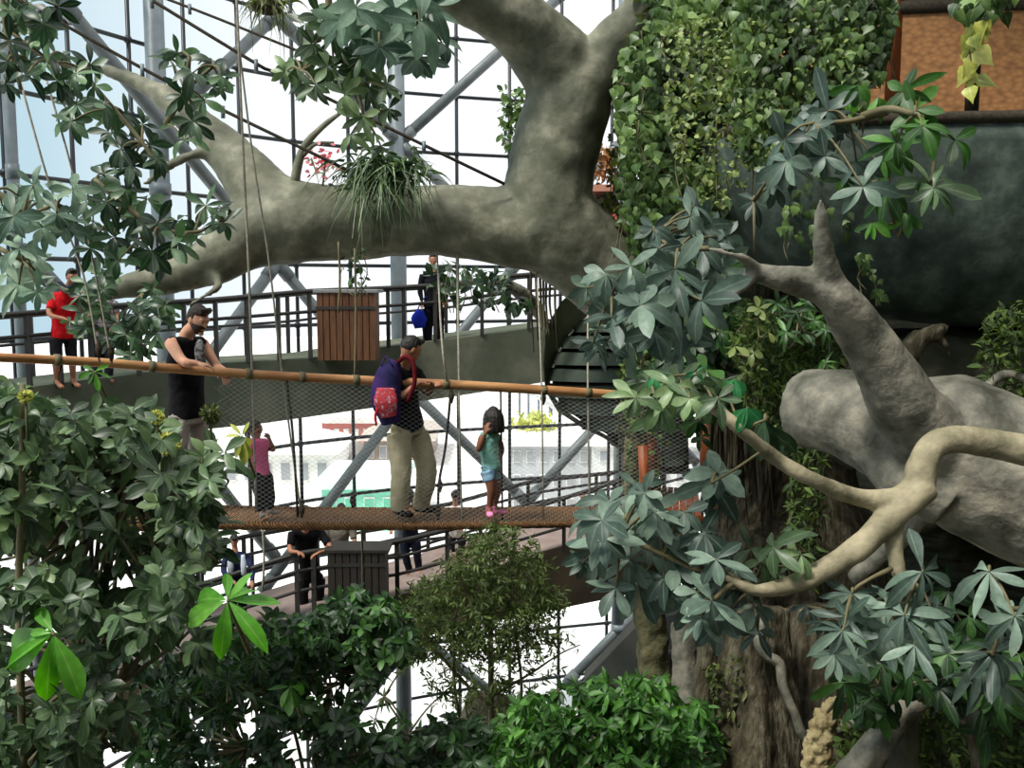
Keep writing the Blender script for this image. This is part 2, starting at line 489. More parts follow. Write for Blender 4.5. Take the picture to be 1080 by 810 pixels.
BR = [((60, -5), (292, 277), 'from the top left down to the lower joint left of centre'), ((174, 130), (292, 15), 'rising behind the hanging ropes at the top'),
      ((292, 17), (421, 150), 'falling from the top joint to the centre column'), ((421, 150), (600, -12), 'rising right from the centre column behind the tree fork'),
      ((421, 150), (548, 275), 'falling right from the centre column behind the big limb'), ((292, 277), (174, 440), 'falling left behind the man in the black sleeveless top'),
      ((292, 277), (421, 430), 'falling behind the brown planter box'), ((548, 275), (421, 430), 'short one behind the upper ramp railing right of centre'),
      ((421, 430), (275, 625), 'falling behind the brace crossing near the backpack'), ((421, 400), (555, 530), 'falling right behind the mint dressed child'),
      ((655, 420), (555, 530), 'rising right below the spiral stair'), ((548, 275), (655, 150), 'rising right beside the tree fork'),
      ((421, 690), (340, 800), 'falling to the dark shrubs at the bottom'), ((421, 655), (560, 762), 'crossing behind the feathery tree'),
      ((596, 722), (690, 625), 'rising to the big leaves at the lower right'), ((604, 733), (698, 638), 'twin running just under the one rising to the big leaves'), ((655, 400), (745, 500), 'falling behind the red brown posts'),
      ((22, 262), (100, 345), 'short one behind the man in red'), ((174, 440), (292, 590), 'behind the girl in pink')]
for a, b_, lab in BR:
    A, B = fpt(*a), fpt(*b_)
    c = thing('diagonal_brace', A, 'grey steel brace ' + lab, 'brace', 'facade braces')
    b = MB(); b.tube([A, B], 0.13, seg=12, smooth=1); b.build('brace_tube', M['brace'], c)
    for q, d in ((A, B - A), (B, A - B)):
        d.normalize(); b = MB(); b.tube([q + d * .1, q + d * .45], 0.155, seg=12, smooth=1); b.build('end_sleeve', M['brace'], c)

# ------------------------------------------------------------------ ground, cave wall
g = MB(); g.add([(-150, -60, 0), (150, -60, 0), (150, 220, 0), (-150, 220, 0)], [(0, 1, 2, 3)])
tag(g.build('ground', M['ground'], smooth=False), kind='structure')['label'] = 'pale paved ground outside the glass wall'
g = MB()
ring = [(p.x * .97, p.y * .97, 0.03) for p in plan] + [(30, 20, .03), (30, -20, .03), (-14, -20, .03)]
g.add(ring, [tuple(range(len(ring)))])
tag(g.build('floor', M['soil'], smooth=False), kind='structure')['label'] = 'dark planted ground floor inside'

r = random.Random(5)
# cave wall to the right: rough sheet with real relief
from mathutils import noise as _ns
wl = MB(); nx, nz = 110, 120
def wallpt(i, k):
    u = i / nx; v = k / nz
    x = 5.0 + 10 * u; z = 0 + 14.5 * v
    y = 14.4 - 3.0 * u + 0.5 * math.sin(u * 9 + v * 4) + 0.45 * math.sin(v * 11 + u * 3) + 0.3 * math.sin(u * 23 - v * 17)
    y += max(0, 0.5 - u * 4) * 3
    y += 0.5 * _ns.fractal(Vector((x * .9, z * .9, 3)), 1.0, 2.1, 4)
    return Vector((x, y, z))
g_ = [[wallpt(i, k) for i in range(nx + 1)] for k in range(nz + 1)]
for k in range(nz): wl.strip(g_[k], g_[k + 1])
o = wl.build('wall_right', M['rock']); tag(o, kind='structure'); o['label'] = 'dark rough rock wall behind the roots'
sm = o.modifiers.new('thick', 'SOLIDIFY'); sm.thickness = 0.3

# unseen rock walls added behind and right of the view to block sky light
for nm, lab, f_ in (('light_block_back', 'unseen dark rock wall added behind the viewpoint to block sky light', lambda u, v: Vector((-16 + 32 * u, -14 + .7 * math.sin(u * 17 + v * 5) + .4 * math.sin(v * 13), 22 * v))),
                    ('light_block_side', 'unseen dark rock wall added on the right to block sky light', lambda u, v: Vector((12.5 + .6 * math.sin(u * 13 + v * 7), -9 + 21 * u, 24 * v)))):
    wl = MB(); g_ = [[f_(i / 60, k / 60) + .5 * _ns.noise_vector(f_(i / 60, k / 60) * .8) for i in range(61)] for k in range(61)]
    for k in range(60): wl.strip(g_[k], g_[k + 1])
    o = wl.build(nm, M['rock']); tag(o, kind='structure'); o['label'] = lab
# ------------------------------------------------------------------ ramps with railings
def resample(tab, n):
    xs = [tab[0][0] + (tab[-1][0] - tab[0][0]) * i / (n - 1) for i in range(n)]
    return [(x, *interp(tab, x)) for x in xs]

def ramp(name, label, edge, bottom, farw, fm, sm_, kind):
    """edge: (px, y of the floor edge, depth); bottom: (px, y of the fascia's lower edge)"""
    n = 60
    E = resample(edge, n); top = [at(*e) for e in E]
    bot = [Vector((t.x, t.y, at(e[0], interp(bottom, e[0])[0], e[2]).z)) for t, e in zip(top, E)]
    far = []
    for i, t in enumerate(top):
        a = top[max(0, i - 1)]; b = top[min(n - 1, i + 1)]; d = (b - a); d.z = 0; d.normalize()
        far.append(t + Vector((-d.y, d.x, 0)) * farw)
    root = thing(name, top[0], label, 'ramp')
    f = MB(); f.slab([[t, Vector((t.x, t.y, b.z)), Vector((q.x, q.y, b.z + .25)), Vector((q.x, q.y, t.z))] for t, b, q in zip(top, bot, far)])
    f.build('fascia', fm, root, smooth=False)
    f = MB(); up = Vector((0, 0, .012)); f.slab([[t + up + (q - t) * .01, t + (q - t) * .01, q, q + up] for t, q in zip(top, far)]); f.build('walkway', sm_, root, smooth=False)
    return root, top, far, E

up_edge = [(-330, 452, 11.4), (-60, 420, 13.2), (0, 413, 13.7), (123, 398, 14.8), (230, 384, 15.8), (337, 378, 16.6), (403, 367, 17.2), (500, 355, 17.8), (580, 344, 18.2), (640, 338, 18.4)]
up_bot = [(-330, 506), (-60, 470), (0, 468), (123, 462), (273, 447), (393, 430), (480, 418), (580, 402), (640, 396)]
R1, t1, f1, E1 = ramp('upper_ramp', 'olive concrete walkway curving behind the bridge, the one with the man in red', up_edge, up_bot, 1.5, M['ramp'], M['ramp'], 0)
lo_edge = [(-300, 890, 12.4), (-40, 785, 13.6), (60, 745, 14), (180, 692, 14.4), (320, 648, 15), (423, 628, 15.5), (500, 606, 16), (570, 583, 17), (650, 560, 18), (735, 538, 19)]
lo_bot = [(-300, 950), (-40, 840), (60, 800), (180, 752), (320, 702), (457, 668), (565, 647), (645, 631), (735, 612)]
R2, t2, f2, E2 = ramp('lower_ramp', 'brown concrete walkway one level below the bridge, with the dark bin', lo_edge, lo_bot, 1.75, M['ramp_low'], M['ramp_floor'], 0)

def railing(path, toppx, label, rails, posts, rr=0.035, name='ramp_railing', foot=0.0):
    """path: world points along the floor edge with their px; toppx: (px, y) of the top rail"""
    root = thing(name, path[0][1], label, 'railing')
    px = [p[0] for p in path]
    def up(frac, q):
        x, w_ = q
        z = at(x, interp(toppx, x)[0], w_.y).z
        return Vector((w_.x, w_.y, w_.z + (z - w_.z) * frac))
    for k, fr in enumerate(rails):
        b = MB(); b.tube([up(fr, q) for q in path], rr * (1.25 if k == 0 else 0.85), seg=8, smooth=1); b.build('top_rail' if k == 0 else 'rail', M['rail'], root)
    for p in posts:
        q = min(path, key=lambda c: abs(c[0] - p)); a = up(1.0, q)
        if abs(q[0] - p) > 25: continue
        b = MB(); b.box((q[1] + a) / 2 - Vector((0, 0, foot / 2)), (0.07, 0.05, (a - q[1]).z + foot)); b.build('post', M['rail'], root, smooth=False)
    return root
def path_of(pts):
    return [(540 + F * (p - CAM).x / ((p - CAM).y * CP - (p - CAM).z * SP), p) for p in pts]
uptop = [(-330, 358), (-60, 338), (0, 333), (80, 327), (133, 322), (230, 316), (330, 307), (407, 304), (463, 301), (520, 293), (600, 286)]
pt1 = path_of(t1)
railing(pt1, uptop, 'black tubular railing along the near edge of the upper ramp', (1.0, 0.70), (-260, -200, -140, -80, -20, 32, 70, 100, 150, 190, 237, 270, 297, 327, 410, 425, 460, 505, 550))
railing(path_of(f1), [(x, y + 2) for x, y in uptop], 'black tubular railing on the glass side of the upper ramp', (1.0, 0.55), (40, 130, 210, 306, 380, 470, 530), 0.03)
pt2 = path_of(t2)
lotop = [(-300, 810), (-40, 715), (60, 678), (180, 628), (318, 583), (423, 571), (500, 552), (570, 533), (650, 508), (735, 485)]
railing(pt2, lotop, 'black tubular railing along the near edge of the lower ramp beside the dark bin', (1.0, 0.72, 0.4), (-240, -180, -120, -60, 0, 60, 120, 180, 250, 318, 331, 346, 423, 467, 505, 537, 590, 640, 700), foot=0.1)
lftop = [(-300, 790), (-40, 680), (60, 625), (180, 590), (255, 567), (310, 557), (377, 545), (470, 533), (560, 508), (650, 498), (740, 480)]
railing(path_of(f2), lftop, 'black tubular railing on the glass side of the lower ramp', (1.0, 0.7, 0.45, 0.15), (0, 80, 150, 210, 265, 330, 377, 455, 520, 560, 630, 700))

def slat_box(name, label, corners, depth, H_px, Y, mt, lid, cat):
    """slatted box on a ramp edge: left/right px, top y, bottom y"""
    x0, x1, y0, y1 = corners
    A = at(x0, y1, Y); B = at(x1, y1, Y); T = at((x0 + x1) / 2, y0, Y)
    W = (B - A).length; Hh = T.z - A.z; c = (A + B) / 2
    root = thing(name, (c.x, c.y, A.z), label, cat)
    b = MB(); b.box((c.x, c.y + depth / 2, A.z + Hh / 2), (W - .04, depth - .04, Hh)); b.build('box_body', mt, root, smooth=False)
    b = MB(); n = max(6, int(W / .11))
    for i in range(n):
        xx = c.x - W / 2 + (i + .5) * W / n
        b.box((xx, c.y - .005, A.z + Hh / 2), (W / n * .86, .03, Hh))
    b.build('slatted_face', mt, root, smooth=False)
    b = MB(); b.box((c.x, c.y + depth / 2, A.z + Hh + .03), (W + .1, depth + .1, .06)); b.build('lid', lid, root, smooth=False, bevel=.01)
    b = MB(); b.box((c.x, c.y - .02, A.z + Hh * .78), (W * 1.02, .03, .05)); b.build('band', M['rail'], root, smooth=False)
    return root
slat_box('planter_box', 'brown slatted wooden box with grey lid on the upper ramp', (335, 397, 309, 380), 0.6, 0, 16.3, M['wood'], M['grey_lid'], 'box')
slat_box('litter_bin', 'black brown slatted bin on the lower ramp behind the bridge', (347, 408, 583, 640), 0.45, 0, 14.8, M['wood_dark'], M['wood_dark'], 'bin')

# ------------------------------------------------------------------ spiral stair seen from below
sp = thing('spiral_stair', at(650, 470, 12.6), 'dark green slatted underside of a spiral stair with pale olive rim', 'staircase')
outer = [(650, 300), (632, 322), (612, 338), (597, 354), (585, 374), (578, 396), (579, 412), (592, 432), (615, 447), (640, 460), (668, 480), (700, 500)]
rimo = [(640, 290), (612, 300), (592, 318), (580, 338), (575, 358), (573, 385), (575, 412), (588, 434), (612, 450), (638, 463), (666, 483), (698, 503)]
S = MB()
n = 11
for k in range(n):
    t = k / (n - 1); y = 310 + t * 170
    # left end of each slat lies on the outer curve
    for a, b in zip(outer, outer[1:]):
        if a[1] <= y <= b[1]:
            u = (y - a[1]) / (b[1] - a[1]); xl = a[0] + (b[0] - a[0]) * u
    A = at(xl, y, 12.6 - 0.2 * math.sin(t * 3)); B = at(720, y - 6, 11.9)
    ring = []
    for j in range(9):
        s = j / 8; p = A.lerp(B, s) + Vector((0, -0.55 * math.sin(math.pi * s * .8), 0))
        ring.append([p + Vector((0, -.10, -.075)), p + Vector((0, .22, -.075)), p + Vector((0, .22, .075)), p + Vector((0, 0.03, .075))])
    S.slab(ring)
S.build('stair_tread', mat('dark_green_metal', (52, 62, 52), (74, 84, 70), 2, rough=0.6), sp, smooth=False)
B_ = MB()
pts = [(x, y) for x, y in outer]
B_.slab([[at(x, y, 12.45), at(x + 2, y, 13.5), at(x2, y2, 13.5), at(x2, y2, 12.2)] for (x, y), (x2, y2) in zip(pts, rimo)])
B_.build('rim', mat('pale_olive_rim', (104, 116, 92), (130, 138, 112), 2, rough=0.7), sp, smooth=False)
b = MB(); 
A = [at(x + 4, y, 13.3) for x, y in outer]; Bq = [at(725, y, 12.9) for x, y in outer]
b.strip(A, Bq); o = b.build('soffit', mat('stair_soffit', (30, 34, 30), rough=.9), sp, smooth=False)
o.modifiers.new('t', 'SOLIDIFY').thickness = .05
# ------------------------------------------------------------------ giant artificial tree
def limb(mb, pts, seg=20, smooth=5):
    """pts: (px, y, radius in px, depth)"""
    mb.tube([at(x, y, Y) for x, y, r_, Y in pts], [r_ * Y / F for x, y, r_, Y in pts], seg=seg, smooth=smooth)
tree = thing('artificial_tree', (at(830, 800, 11).x, 11, 0), 'huge smooth grey green artificial tree arching over the rope bridge', 'tree')
T = MB()
limb(T, [(800, 345, 80, 11.6), (720, 328, 60, 11.3), (655, 296, 48, 11), (605, 262, 46, 10.8), (560, 243, 42, 10.7), (500, 236, 38, 10.7), (430, 233, 37, 10.7), (365, 235, 39, 10.7), (310, 236, 43, 10.6), (268, 247, 36, 10.5), (235, 268, 27, 10.3), (197, 287, 21, 10.2), (150, 299, 15, 10), (115, 306, 11, 9.9), (80, 309, 6, 9.8), (52, 295, 4, 9.7), (38, 275, 2.5, 9.7)])
limb(T, [(310, 230, 38, 10.6), (275, 203, 31, 10.7), (240, 162, 24, 10.9), (208, 130, 18, 11), (175, 104, 13, 11.1), (142, 86, 9, 11.2), (108, 72, 5, 11.3)])
limb(T, [(232, 160, 12, 10.9), (200, 164, 7, 10.7), (174, 177, 5, 10.6), (152, 196, 3, 10.5)], seg=10)
limb(T, [(215, 285, 12, 10.2), (232, 300, 5, 10), (205, 318, 4, 9.9), (188, 330, 2, 9.8)], seg=10)
limb(T, [(668, 305, 42, 11), (614, 262, 46, 10.8), (582, 228, 46, 10.7), (578, 195, 45, 10.7), (588, 150, 46, 10.7), (598, 105, 46, 10.7), (585, 68, 40, 10.6), (556, 36, 34, 10.4), (520, 8, 31, 10.2), (480, -14, 29, 10), (430, -40, 28, 9.8)])
limb(T, [(598, 120, 36, 10.7), (622, 84, 31, 10.6), (648, 50, 25, 10.5), (680, 8, 22, 10.3), (715, -40, 22, 10.2)])
TW = MB(); limb(TW, [(311, 212, 7, 10.6), (312, 185, 5, 10.5), (321, 155, 4.2, 10.5), (342, 132, 3, 10.5), (368, 113, 1.5, 10.5)], seg=10)
limb(TW, [(318, 165, 3, 10.5), (333, 152, 2, 10.45), (352, 150, 1, 10.4)], seg=8)
TW.build('twig', M['bark'], tree)
T.fuse('bark', M['bark'], tree, voxel=0.045, smooth=4, disp=(0.10, 0.55))
T = MB()
limb(T, [(815, -260, 150, 12.5), (815, -100, 140, 12.2), (805, 20, 130, 12), (790, 150, 112, 11.9), (785, 270, 95, 11.8), (808, 390, 72, 11.7), (825, 500, 74, 11.5), (835, 620, 100, 11.2), (845, 760, 135, 11), (850, 1000, 170, 11)], seg=28)
for k in range(9):
    a = k / 9 * math.pi * 2; x0 = 835 + 70 * math.cos(a)
    limb(T, [(x0, 560, 14, 11.2 - .9 * math.sin(a)), (x0 + 22 * math.cos(a), 680, 20, 10.9 - 1.1 * math.sin(a)), (x0 + 55 * math.cos(a), 860, 30, 10.6 - 1.3 * math.sin(a))], seg=10)
T.fuse('trunk', M['bark_dark'], tree, voxel=0.07, smooth=2, disp=(0.16, 0.4))

# ------------------------------------------------------------------ pale root mass and branches at the right
rt = thing('root_mass', at(1000, 500, 6.6), 'big smooth grey root mass with forked branch and upright spike', 'root')
T = MB()
limb(T, [(850, 430, 42, 7.2), (890, 436, 46, 6.9), (940, 452, 58, 6.7), (1000, 470, 78, 6.6), (1060, 500, 84, 6.5), (1130, 520, 95, 6.4), (1220, 540, 100, 6.5), (1400, 570, 105, 7), (1700, 620, 120, 8.2), (2050, 700, 130, 9)])
limb(T, [(985, 470, 46, 6.4), (953, 425, 36, 6.2), (928, 382, 29, 6.1), (903, 343, 25, 6), (880, 312, 21, 5.9), (850, 298, 17, 5.9), (820, 293, 14, 5.8), (796, 288, 10, 5.8), (784, 301, 7, 5.7), (768, 312, 5, 5.7), (752, 317, 3, 5.6)])
limb(T, [(800, 289, 9, 5.8), (788, 275, 6.5, 5.7), (770, 268, 5, 5.6), (745, 262, 3.5, 5.6)], seg=10)
limb(T, [(893, 325, 19, 5.95), (874, 287, 13.5, 5.85), (868, 258, 10.5, 5.8), (866, 232, 7, 5.75), (866, 210, 2.5, 5.7)], seg=14)
limb(T, [(1000, 530, 30, 6.3), (960, 505, 34, 6.4), (915, 470, 24, 6.6)], seg=12)
limb(T, [(1000, 500, 16, 6.3), (955, 560, 12, 6.6), (900, 610, 8, 7)], seg=12)
T.fuse('root_body', M['root'], rt, voxel=0.022, smooth=4, disp=(0.045, 0.3))
rb = thing('bare_branch', at(1000, 500, 5.4), 'tan bare branch looping over the grey root with two long prongs', 'branch')
T = MB()
limb(T, [(1400, 560, 30, 7.0), (1290, 515, 26, 6.3), (1190, 490, 20, 5.75), (1110, 480, 18, 5.5), (1055, 470, 16, 5.5), (1012, 463, 15, 5.45), (985, 470, 15, 5.4), (973, 492, 16, 5.4), (966, 516, 17, 5.4), (940, 528, 13, 5.35), (900, 523, 9.5, 5.3), (860, 507, 8.5, 5.2), (820, 485, 8, 5.2), (785, 456, 7.5, 5.1), (755, 432, 6, 5.1), (722, 416, 4, 5)])
limb(T, [(975, 512, 17, 5.4), (942, 543, 15, 5.3), (905, 578, 13.5, 5.2), (868, 601, 12, 5.15), (830, 618, 10, 5.1), (795, 622, 7, 5), (765, 609, 4, 5)])
limb(T, [(950, 530, 12, 5.35), (942, 560, 10, 5.3), (945, 590, 9, 5.25), (955, 630, 7, 5.2)], seg=12)
T.fuse('branch_bark', M['root_tan'], rb, voxel=0.014, smooth=3, disp=(0.02, 0.15))

# ------------------------------------------------------------------ dark green hanging platform with bamboo screens
hull = thing('hanging_platform', at(1090, 115, 9.4), 'dark green rounded hull of a raised platform with bamboo screens', 'platform')
c = at(1085, 147, 9.6)
H = MB()
rx, ry, rz = 3.15, 2.3, 1.86
def sq(a, s=1.0, yo=0.0):
    ca, sa = math.cos(a), math.sin(a); e = 0.5
    x_ = rx * s * math.copysign(abs(ca) ** e, ca); y_ = ry * s * math.copysign(abs(sa) ** e, sa)
    return Vector((x_, y_ * .55 - x_ * .10, 0))
rings = []
for i in range(17):
    th = math.pi / 2 * i / 16; s = math.cos(th) ** 0.75 if i < 16 else 0.02
    rings.append([c + sq(a, s) + Vector((0, 0, -rz * math.sin(th))) for a in [2 * math.pi * k / 56 for k in range(56)]])
H.slab(rings)
H.build('hull_shell', M['hull'], hull)
b = MB()
rim = [c + sq(a, .99) + Vector((0, 0, 0.02)) for a in [2 * math.pi * k / 56 for k in range(57)]]
b.tube(rim, 0.055, seg=8, smooth=1); b.build('rim', M['rope_dark'], hull)
def ang_at(px):
    best = min(range(181, 359), key=lambda a: abs(540 + F * (c + sq(math.radians(a), .93)).x / (c + sq(math.radians(a), .93)).y * 1.02 - px)); return math.radians(best)
ang = [ang_at(x) for x in (812, 866, 938, 1024, 1115, 1190, 1260)]
for a0, a1 in zip(ang, ang[1:]):
    b = MB(); A = c + sq(a0, .93) + Vector((0, 0, .05)); Bp = c + sq(a1, .93) + Vector((0, 0, .05))
    d = (Bp - A).normalized(); nn = Vector((-d.y, d.x, 0)) * .03; u = Vector((0, 0, .90))
    A2, B2 = A + d * .06, Bp - d * .06
    b.slab([[A2 - nn, A2 + nn, A2 + nn + u, A2 - nn + u], [B2 - nn, B2 + nn, B2 + nn + u, B2 - nn + u]])
    b.build('woven_screen', M['mat'], hull, smooth=False)
for a0 in ang:
    A = c + sq(a0, .93)
    b = MB(); b.tube([A, A + Vector((0, 0, 2.6))], 0.065, seg=10, smooth=1); b.build('post', M['post'] if 0 < ang.index(a0) < 3 else M['bark_dark'], hull)
b = MB()
b.tube([c + sq(a, .93) + Vector((0, 0, .98)) for a in ang], 0.07, seg=8, smooth=1); b.build('top_rail', M['rope_dark'], hull)
# roof slab over the platform
b = MB(); rings = []
for z, s in ((2.6, 1.02), (2.75, 1.02), (3.6, .35)):
    rings.append([c + Vector((rx * s * math.cos(a), ry * s * math.sin(a), z)) for a in [2 * math.pi * k / 32 for k in range(32)]])
b.slab(rings); b.build('platform_roof', M['wood_dark'], hull, smooth=False)
b = MB(); rings = []
for z in (0.0, 2.6):
    rings.append([c + Vector((rx * .55 * math.cos(a), ry * .55 * math.sin(a) + .4, z)) for a in [2 * math.pi * k / 24 for k in range(24)]])
b.slab(rings); b.build('hut_wall', M['wood'], hull, smooth=False)

# ledge and dead stump under the platform
lg = MB()
limb(lg, [(880, 440, 60, 9.6), (960, 420, 75, 9.8), (1050, 425, 80, 9.8), (1150, 430, 90, 9.8), (1260, 440, 100, 9.8), (1500, 470, 120, 10)])
o = lg.fuse('rock_ledge', M['rock'], None, voxel=0.06, smooth=2, disp=(0.25, 0.4)); tag(o, 'grey brown rock ledge in the gloom beneath the green hull', 'rock')
st = MB()
limb(st, [(945, 420, 22, 8.6), (950, 385, 17, 8.5), (965, 362, 12, 8.5), (985, 350, 8, 8.4), (1000, 345, 5, 8.4)])
limb(st, [(985, 352, 6, 8.4), (998, 365, 4, 8.4), (1002, 378, 2, 8.4)], seg=8)
limb(st, [(950, 385, 9, 8.5), (935, 360, 5, 8.5), (945, 335, 2, 8.5)], seg=8)
o = st.fuse('dead_stump', M['bark_dark'], None, voxel=0.03, smooth=2, disp=(0.04, 0.1)); tag(o, 'forked dead stump on the rock ledge beneath the green hull', 'stump')
for k, (pts, lab) in enumerate([
    ([(1030, 440, 5, 8.3), (1040, 410, 5, 8.2), (1060, 395, 5, 8.2), (1085, 402, 5, 8.2), (1110, 420, 5, 8.2)], 'upper curled root on the ledge at the right edge'),
    ([(1035, 460, 4, 8), (1046, 440, 4, 8), (1066, 428, 4, 8), (1100, 440, 4, 8)], 'lower curled root on the ledge at the right edge')]):
    b = MB(); limb(b, pts, seg=10); tag(b.build('curled_root', M['root'], None), 'thin grey ' + lab, 'root')

# posts and platform where the bridge lands
ld = thing('landing_platform', at(712, 530, 9.8), 'red brown wooden landing with posts at the right end of the rope bridge', 'platform')
A, B, C_, D = at(676, 545, 9.4), at(742, 550, 9.2), at(736, 512, 10.7), at(686, 512, 10.9)
z0 = A.z
b = MB()
for i in range(8):
    t0, t1_ = i / 8, (i + .9) / 8
    ps = [A.lerp(B, t0), A.lerp(B, t1_), D.lerp(C_, t1_), D.lerp(C_, t0)]
    ps = [Vector((p.x, p.y, z0)) for p in ps]
    b.slab([ps, [p - Vector((0, 0, .08)) for p in ps]])
b.build('floor_board', M['post'], ld, smooth=False)
for x, y0, y1, Y, r_ in ((690, 438, 520, 10.2, .055), (746, 425, 512, 10.4, .075), (681, 470, 548, 9.4, .05), (757, 440, 540, 10.8, .04)):
    b = MB(); b.tube([at(x, y1, Y), at(x - 3, y0, Y)], r_, seg=10, smooth=1); b.build('post', M['post'], ld)
b = MB(); b.tube([at(640, 546, 9.3), at(742, 549, 9.2)], .05, seg=10, smooth=1); b.build('edge_beam', M['post'], ld)

# aerial roots hanging from the trunk beside the landing
r = random.Random(9)
ar = thing('aerial_root_curtain', at(780, 430, 10.6), 'curtain of thin brown aerial roots hanging beside the landing', 'roots')
b = MB()
for i in range(46):
    x = r.uniform(752, 815); y0 = r.uniform(400, 440); y1 = r.uniform(500, 575) ; Y = r.uniform(10.0, 10.7)
    b.tube([at(x, y0, Y), at(x + r.uniform(-5, 5), (y0 + y1) / 2, Y), at(x + r.uniform(-9, 9), y1, Y)], [r.uniform(.015, .035), .018, .006], seg=5, smooth=3)
b.build('root_strand', M['bark_dark'], ar)

# strangler fig stems at the lower right, each a stem of its own
figs = [([(800, 640, 30, 8.6), (796, 700, 36, 8.5), (800, 760, 44, 8.4), (795, 830, 56, 8.3)], 'thickest ribbed grey fig stem with a thin root snaking down it', 'bark_dark'),
        ([(720, 655, 13, 9), (722, 695, 12, 8.9), (728, 740, 17, 8.8), (738, 800, 24, 8.7)], 'slim pale fig stem left of the two under the big leaves', 'root'),
        ([(748, 650, 10, 8.6), (746, 700, 11, 8.5), (742, 750, 12, 8.4), (736, 820, 16, 8.4)], 'straight grey fig stem between the pale stem and the rough stem', 'bark_dark'),
        ([(775, 655, 12, 8.8), (762, 700, 14, 8.7), (758, 745, 16, 8.6), (762, 820, 24, 8.5)], 'rough dark fig stem touching the thickest stem', 'rock'),
        ([(860, 640, 30, 9.2), (868, 700, 30, 9.1), (872, 760, 34, 9), (880, 830, 44, 8.9)], 'reddish brown fissured fig stem right of the thickest stem', 'bark_dark'),
        ([(1000, 720, 9, 7.2), (960, 745, 13, 7.1), (925, 785, 18, 7), (890, 840, 24, 7)], 'mossy slanting buttress root at the bottom right', 'root'),
        ([(960, 700, 11, 7.4), (955, 760, 13, 7.3), (950, 830, 18, 7.2)], 'upright grey buttress root behind the blurred leaves', 'bark'),
        ([(1010, 730, 6, 7), (1025, 770, 8, 6.9), (1040, 830, 11, 6.9)], 'thin brown buttress root nearest the right edge', 'bark_dark')]
for k, (pts, lab, mm) in enumerate(figs):
    b = MB(); limb(b, pts, seg=18)
    for j in range(5):
        a = j * 1.25 + .4
        limb(b, [(x + r_ * .75 * math.cos(a), y, r_ * .42, Y - r_ * .75 / F * Y * math.sin(a)) for x, y, r_, Y in pts], seg=10)
    o = b.fuse('fig_stem', M[mm], None, voxel=0.03, smooth=2, disp=(0.05, 0.15)); tag(o, lab, 'stem', 'strangler fig stems')
b = MB(); limb(b, [(808, 650, 5, 8.1), (800, 672, 6, 8.05), (806, 690, 6, 8.05), (822, 700, 6, 8.05), (826, 725, 5.5, 8), (838, 752, 5, 7.95), (850, 778, 6, 7.9), (880, 770, 6, 8), (910, 760, 5, 8)], seg=10)
tag(b.build('snaking_root', M['root'], None), 'thin grey root snaking down the thickest fig stem', 'root')
b = MB(); limb(b, [(862, 815, 15, 7.7), (864, 782, 15, 7.7), (872, 756, 12, 7.7), (886, 738, 5, 7.7)], seg=12)
tag(b.fuse('broken_stump', mat('bare_yellow_wood', (150, 132, 92), (196, 180, 136), 9, bump=.8, rough=.9), None, voxel=.015, smooth=0, disp=(.12, .06)), 'pale broken stump at the foot of the fig stems', 'stump')

# mossy column behind the rail end
b = MB(); limb(b, [(672, 355, 16, 10.6), (676, 430, 15, 10.5), (674, 500, 17, 10.4), (678, 570, 17, 10.3), (690, 700, 18, 10.2), (700, 900, 22, 10.2)], seg=14)
tag(b.fuse('mossy_tree', mat('mossy_bark', (58, 64, 40), (104, 98, 70), 6, bump=.8, rough=.95), None, voxel=.035, smooth=1, disp=(.08, .15)), 'slim mossy trunk where the bamboo handrail ends', 'trunk')
# dark planter wall below the brace
A = at(612, 650, 13.5); 
b = MB()
pp = [at(618, 716, 14.2), at(668, 664, 13.8), at(700, 650, 13.5), at(780, 640, 13), at(900, 660, 12.5)]
b.slab([[p, p + Vector((0, .3, 0)), Vector((p.x, p.y + .3, 0)), Vector((p.x, p.y, 0))] for p in pp])
tag(b.build('wall_low', mat('dark_grey_concrete', (52, 54, 50), (72, 72, 66), 1.5, rough=.9), None, smooth=False), 'dark grey concrete wall under the lower ramp', 'wall', kind='structure')
for (x, y, rx_, Y, lab) in ((610, 712, 0, 12.5, 'x'),):
    pass
rk = [((490, 752, 26, 10.5), (530, 760, 26, 10.3), 'tan rock at the foot of the feathery tree'), ((680, 705, 22, 11), (740, 712, 26, 11), 'dark boulder behind the low fern shrubs')]
for a, b2, lab in rk:
    b = MB(); limb(b, [a, ((a[0] + b2[0]) / 2, a[1] + 5, a[2] * 1.1, a[3]), b2, (b2[0] + 20, b2[1] + 60, b2[2], b2[3])], seg=14)
    tag(b.fuse('boulder', mat('boulder_' + lab[:3], (84, 76, 62) if lab[0] == 't' else (44, 44, 42), (112, 102, 84) if lab[0] == 't' else (66, 66, 62), 3, bump=.8, rough=.95), None, voxel=.05, smooth=1, disp=(.2, .3)), lab, 'rock')
# ------------------------------------------------------------------ rope bridge
br = thing('rope_bridge', at(450, 545, 9.3), 'suspended rope bridge with bamboo handrail, coir deck and fine netting', 'bridge')
RAIL = [(-420, 350, 5.6), (-60, 373, 7.1), (0, 377, 7.3), (100, 382, 7.8), (200, 390, 8.2), (300, 397, 8.6), (400, 402, 9.0), (500, 407, 9.3), (600, 413, 9.6), (664, 417, 9.8)]
DECK = [(-420, 570, 5.6), (-60, 560, 7.1), (100, 553, 7.8), (228, 551, 8.3), (300, 552, 8.6), (400, 552, 9.0), (450, 552, 9.15), (530, 551, 9.35), (600, 550, 9.6), (640, 550, 9.7), (690, 552, 9.75)]
for a, b_ in zip(RAIL, RAIL[1:]): pass
b = MB(); b.tube([at(*p) for p in RAIL], [0.036, 0.036, .036, .038, .04, .042, .045, .047, .048, .044], seg=14, smooth=4); b.build('handrail', M['bamboo'], br)
b = MB()
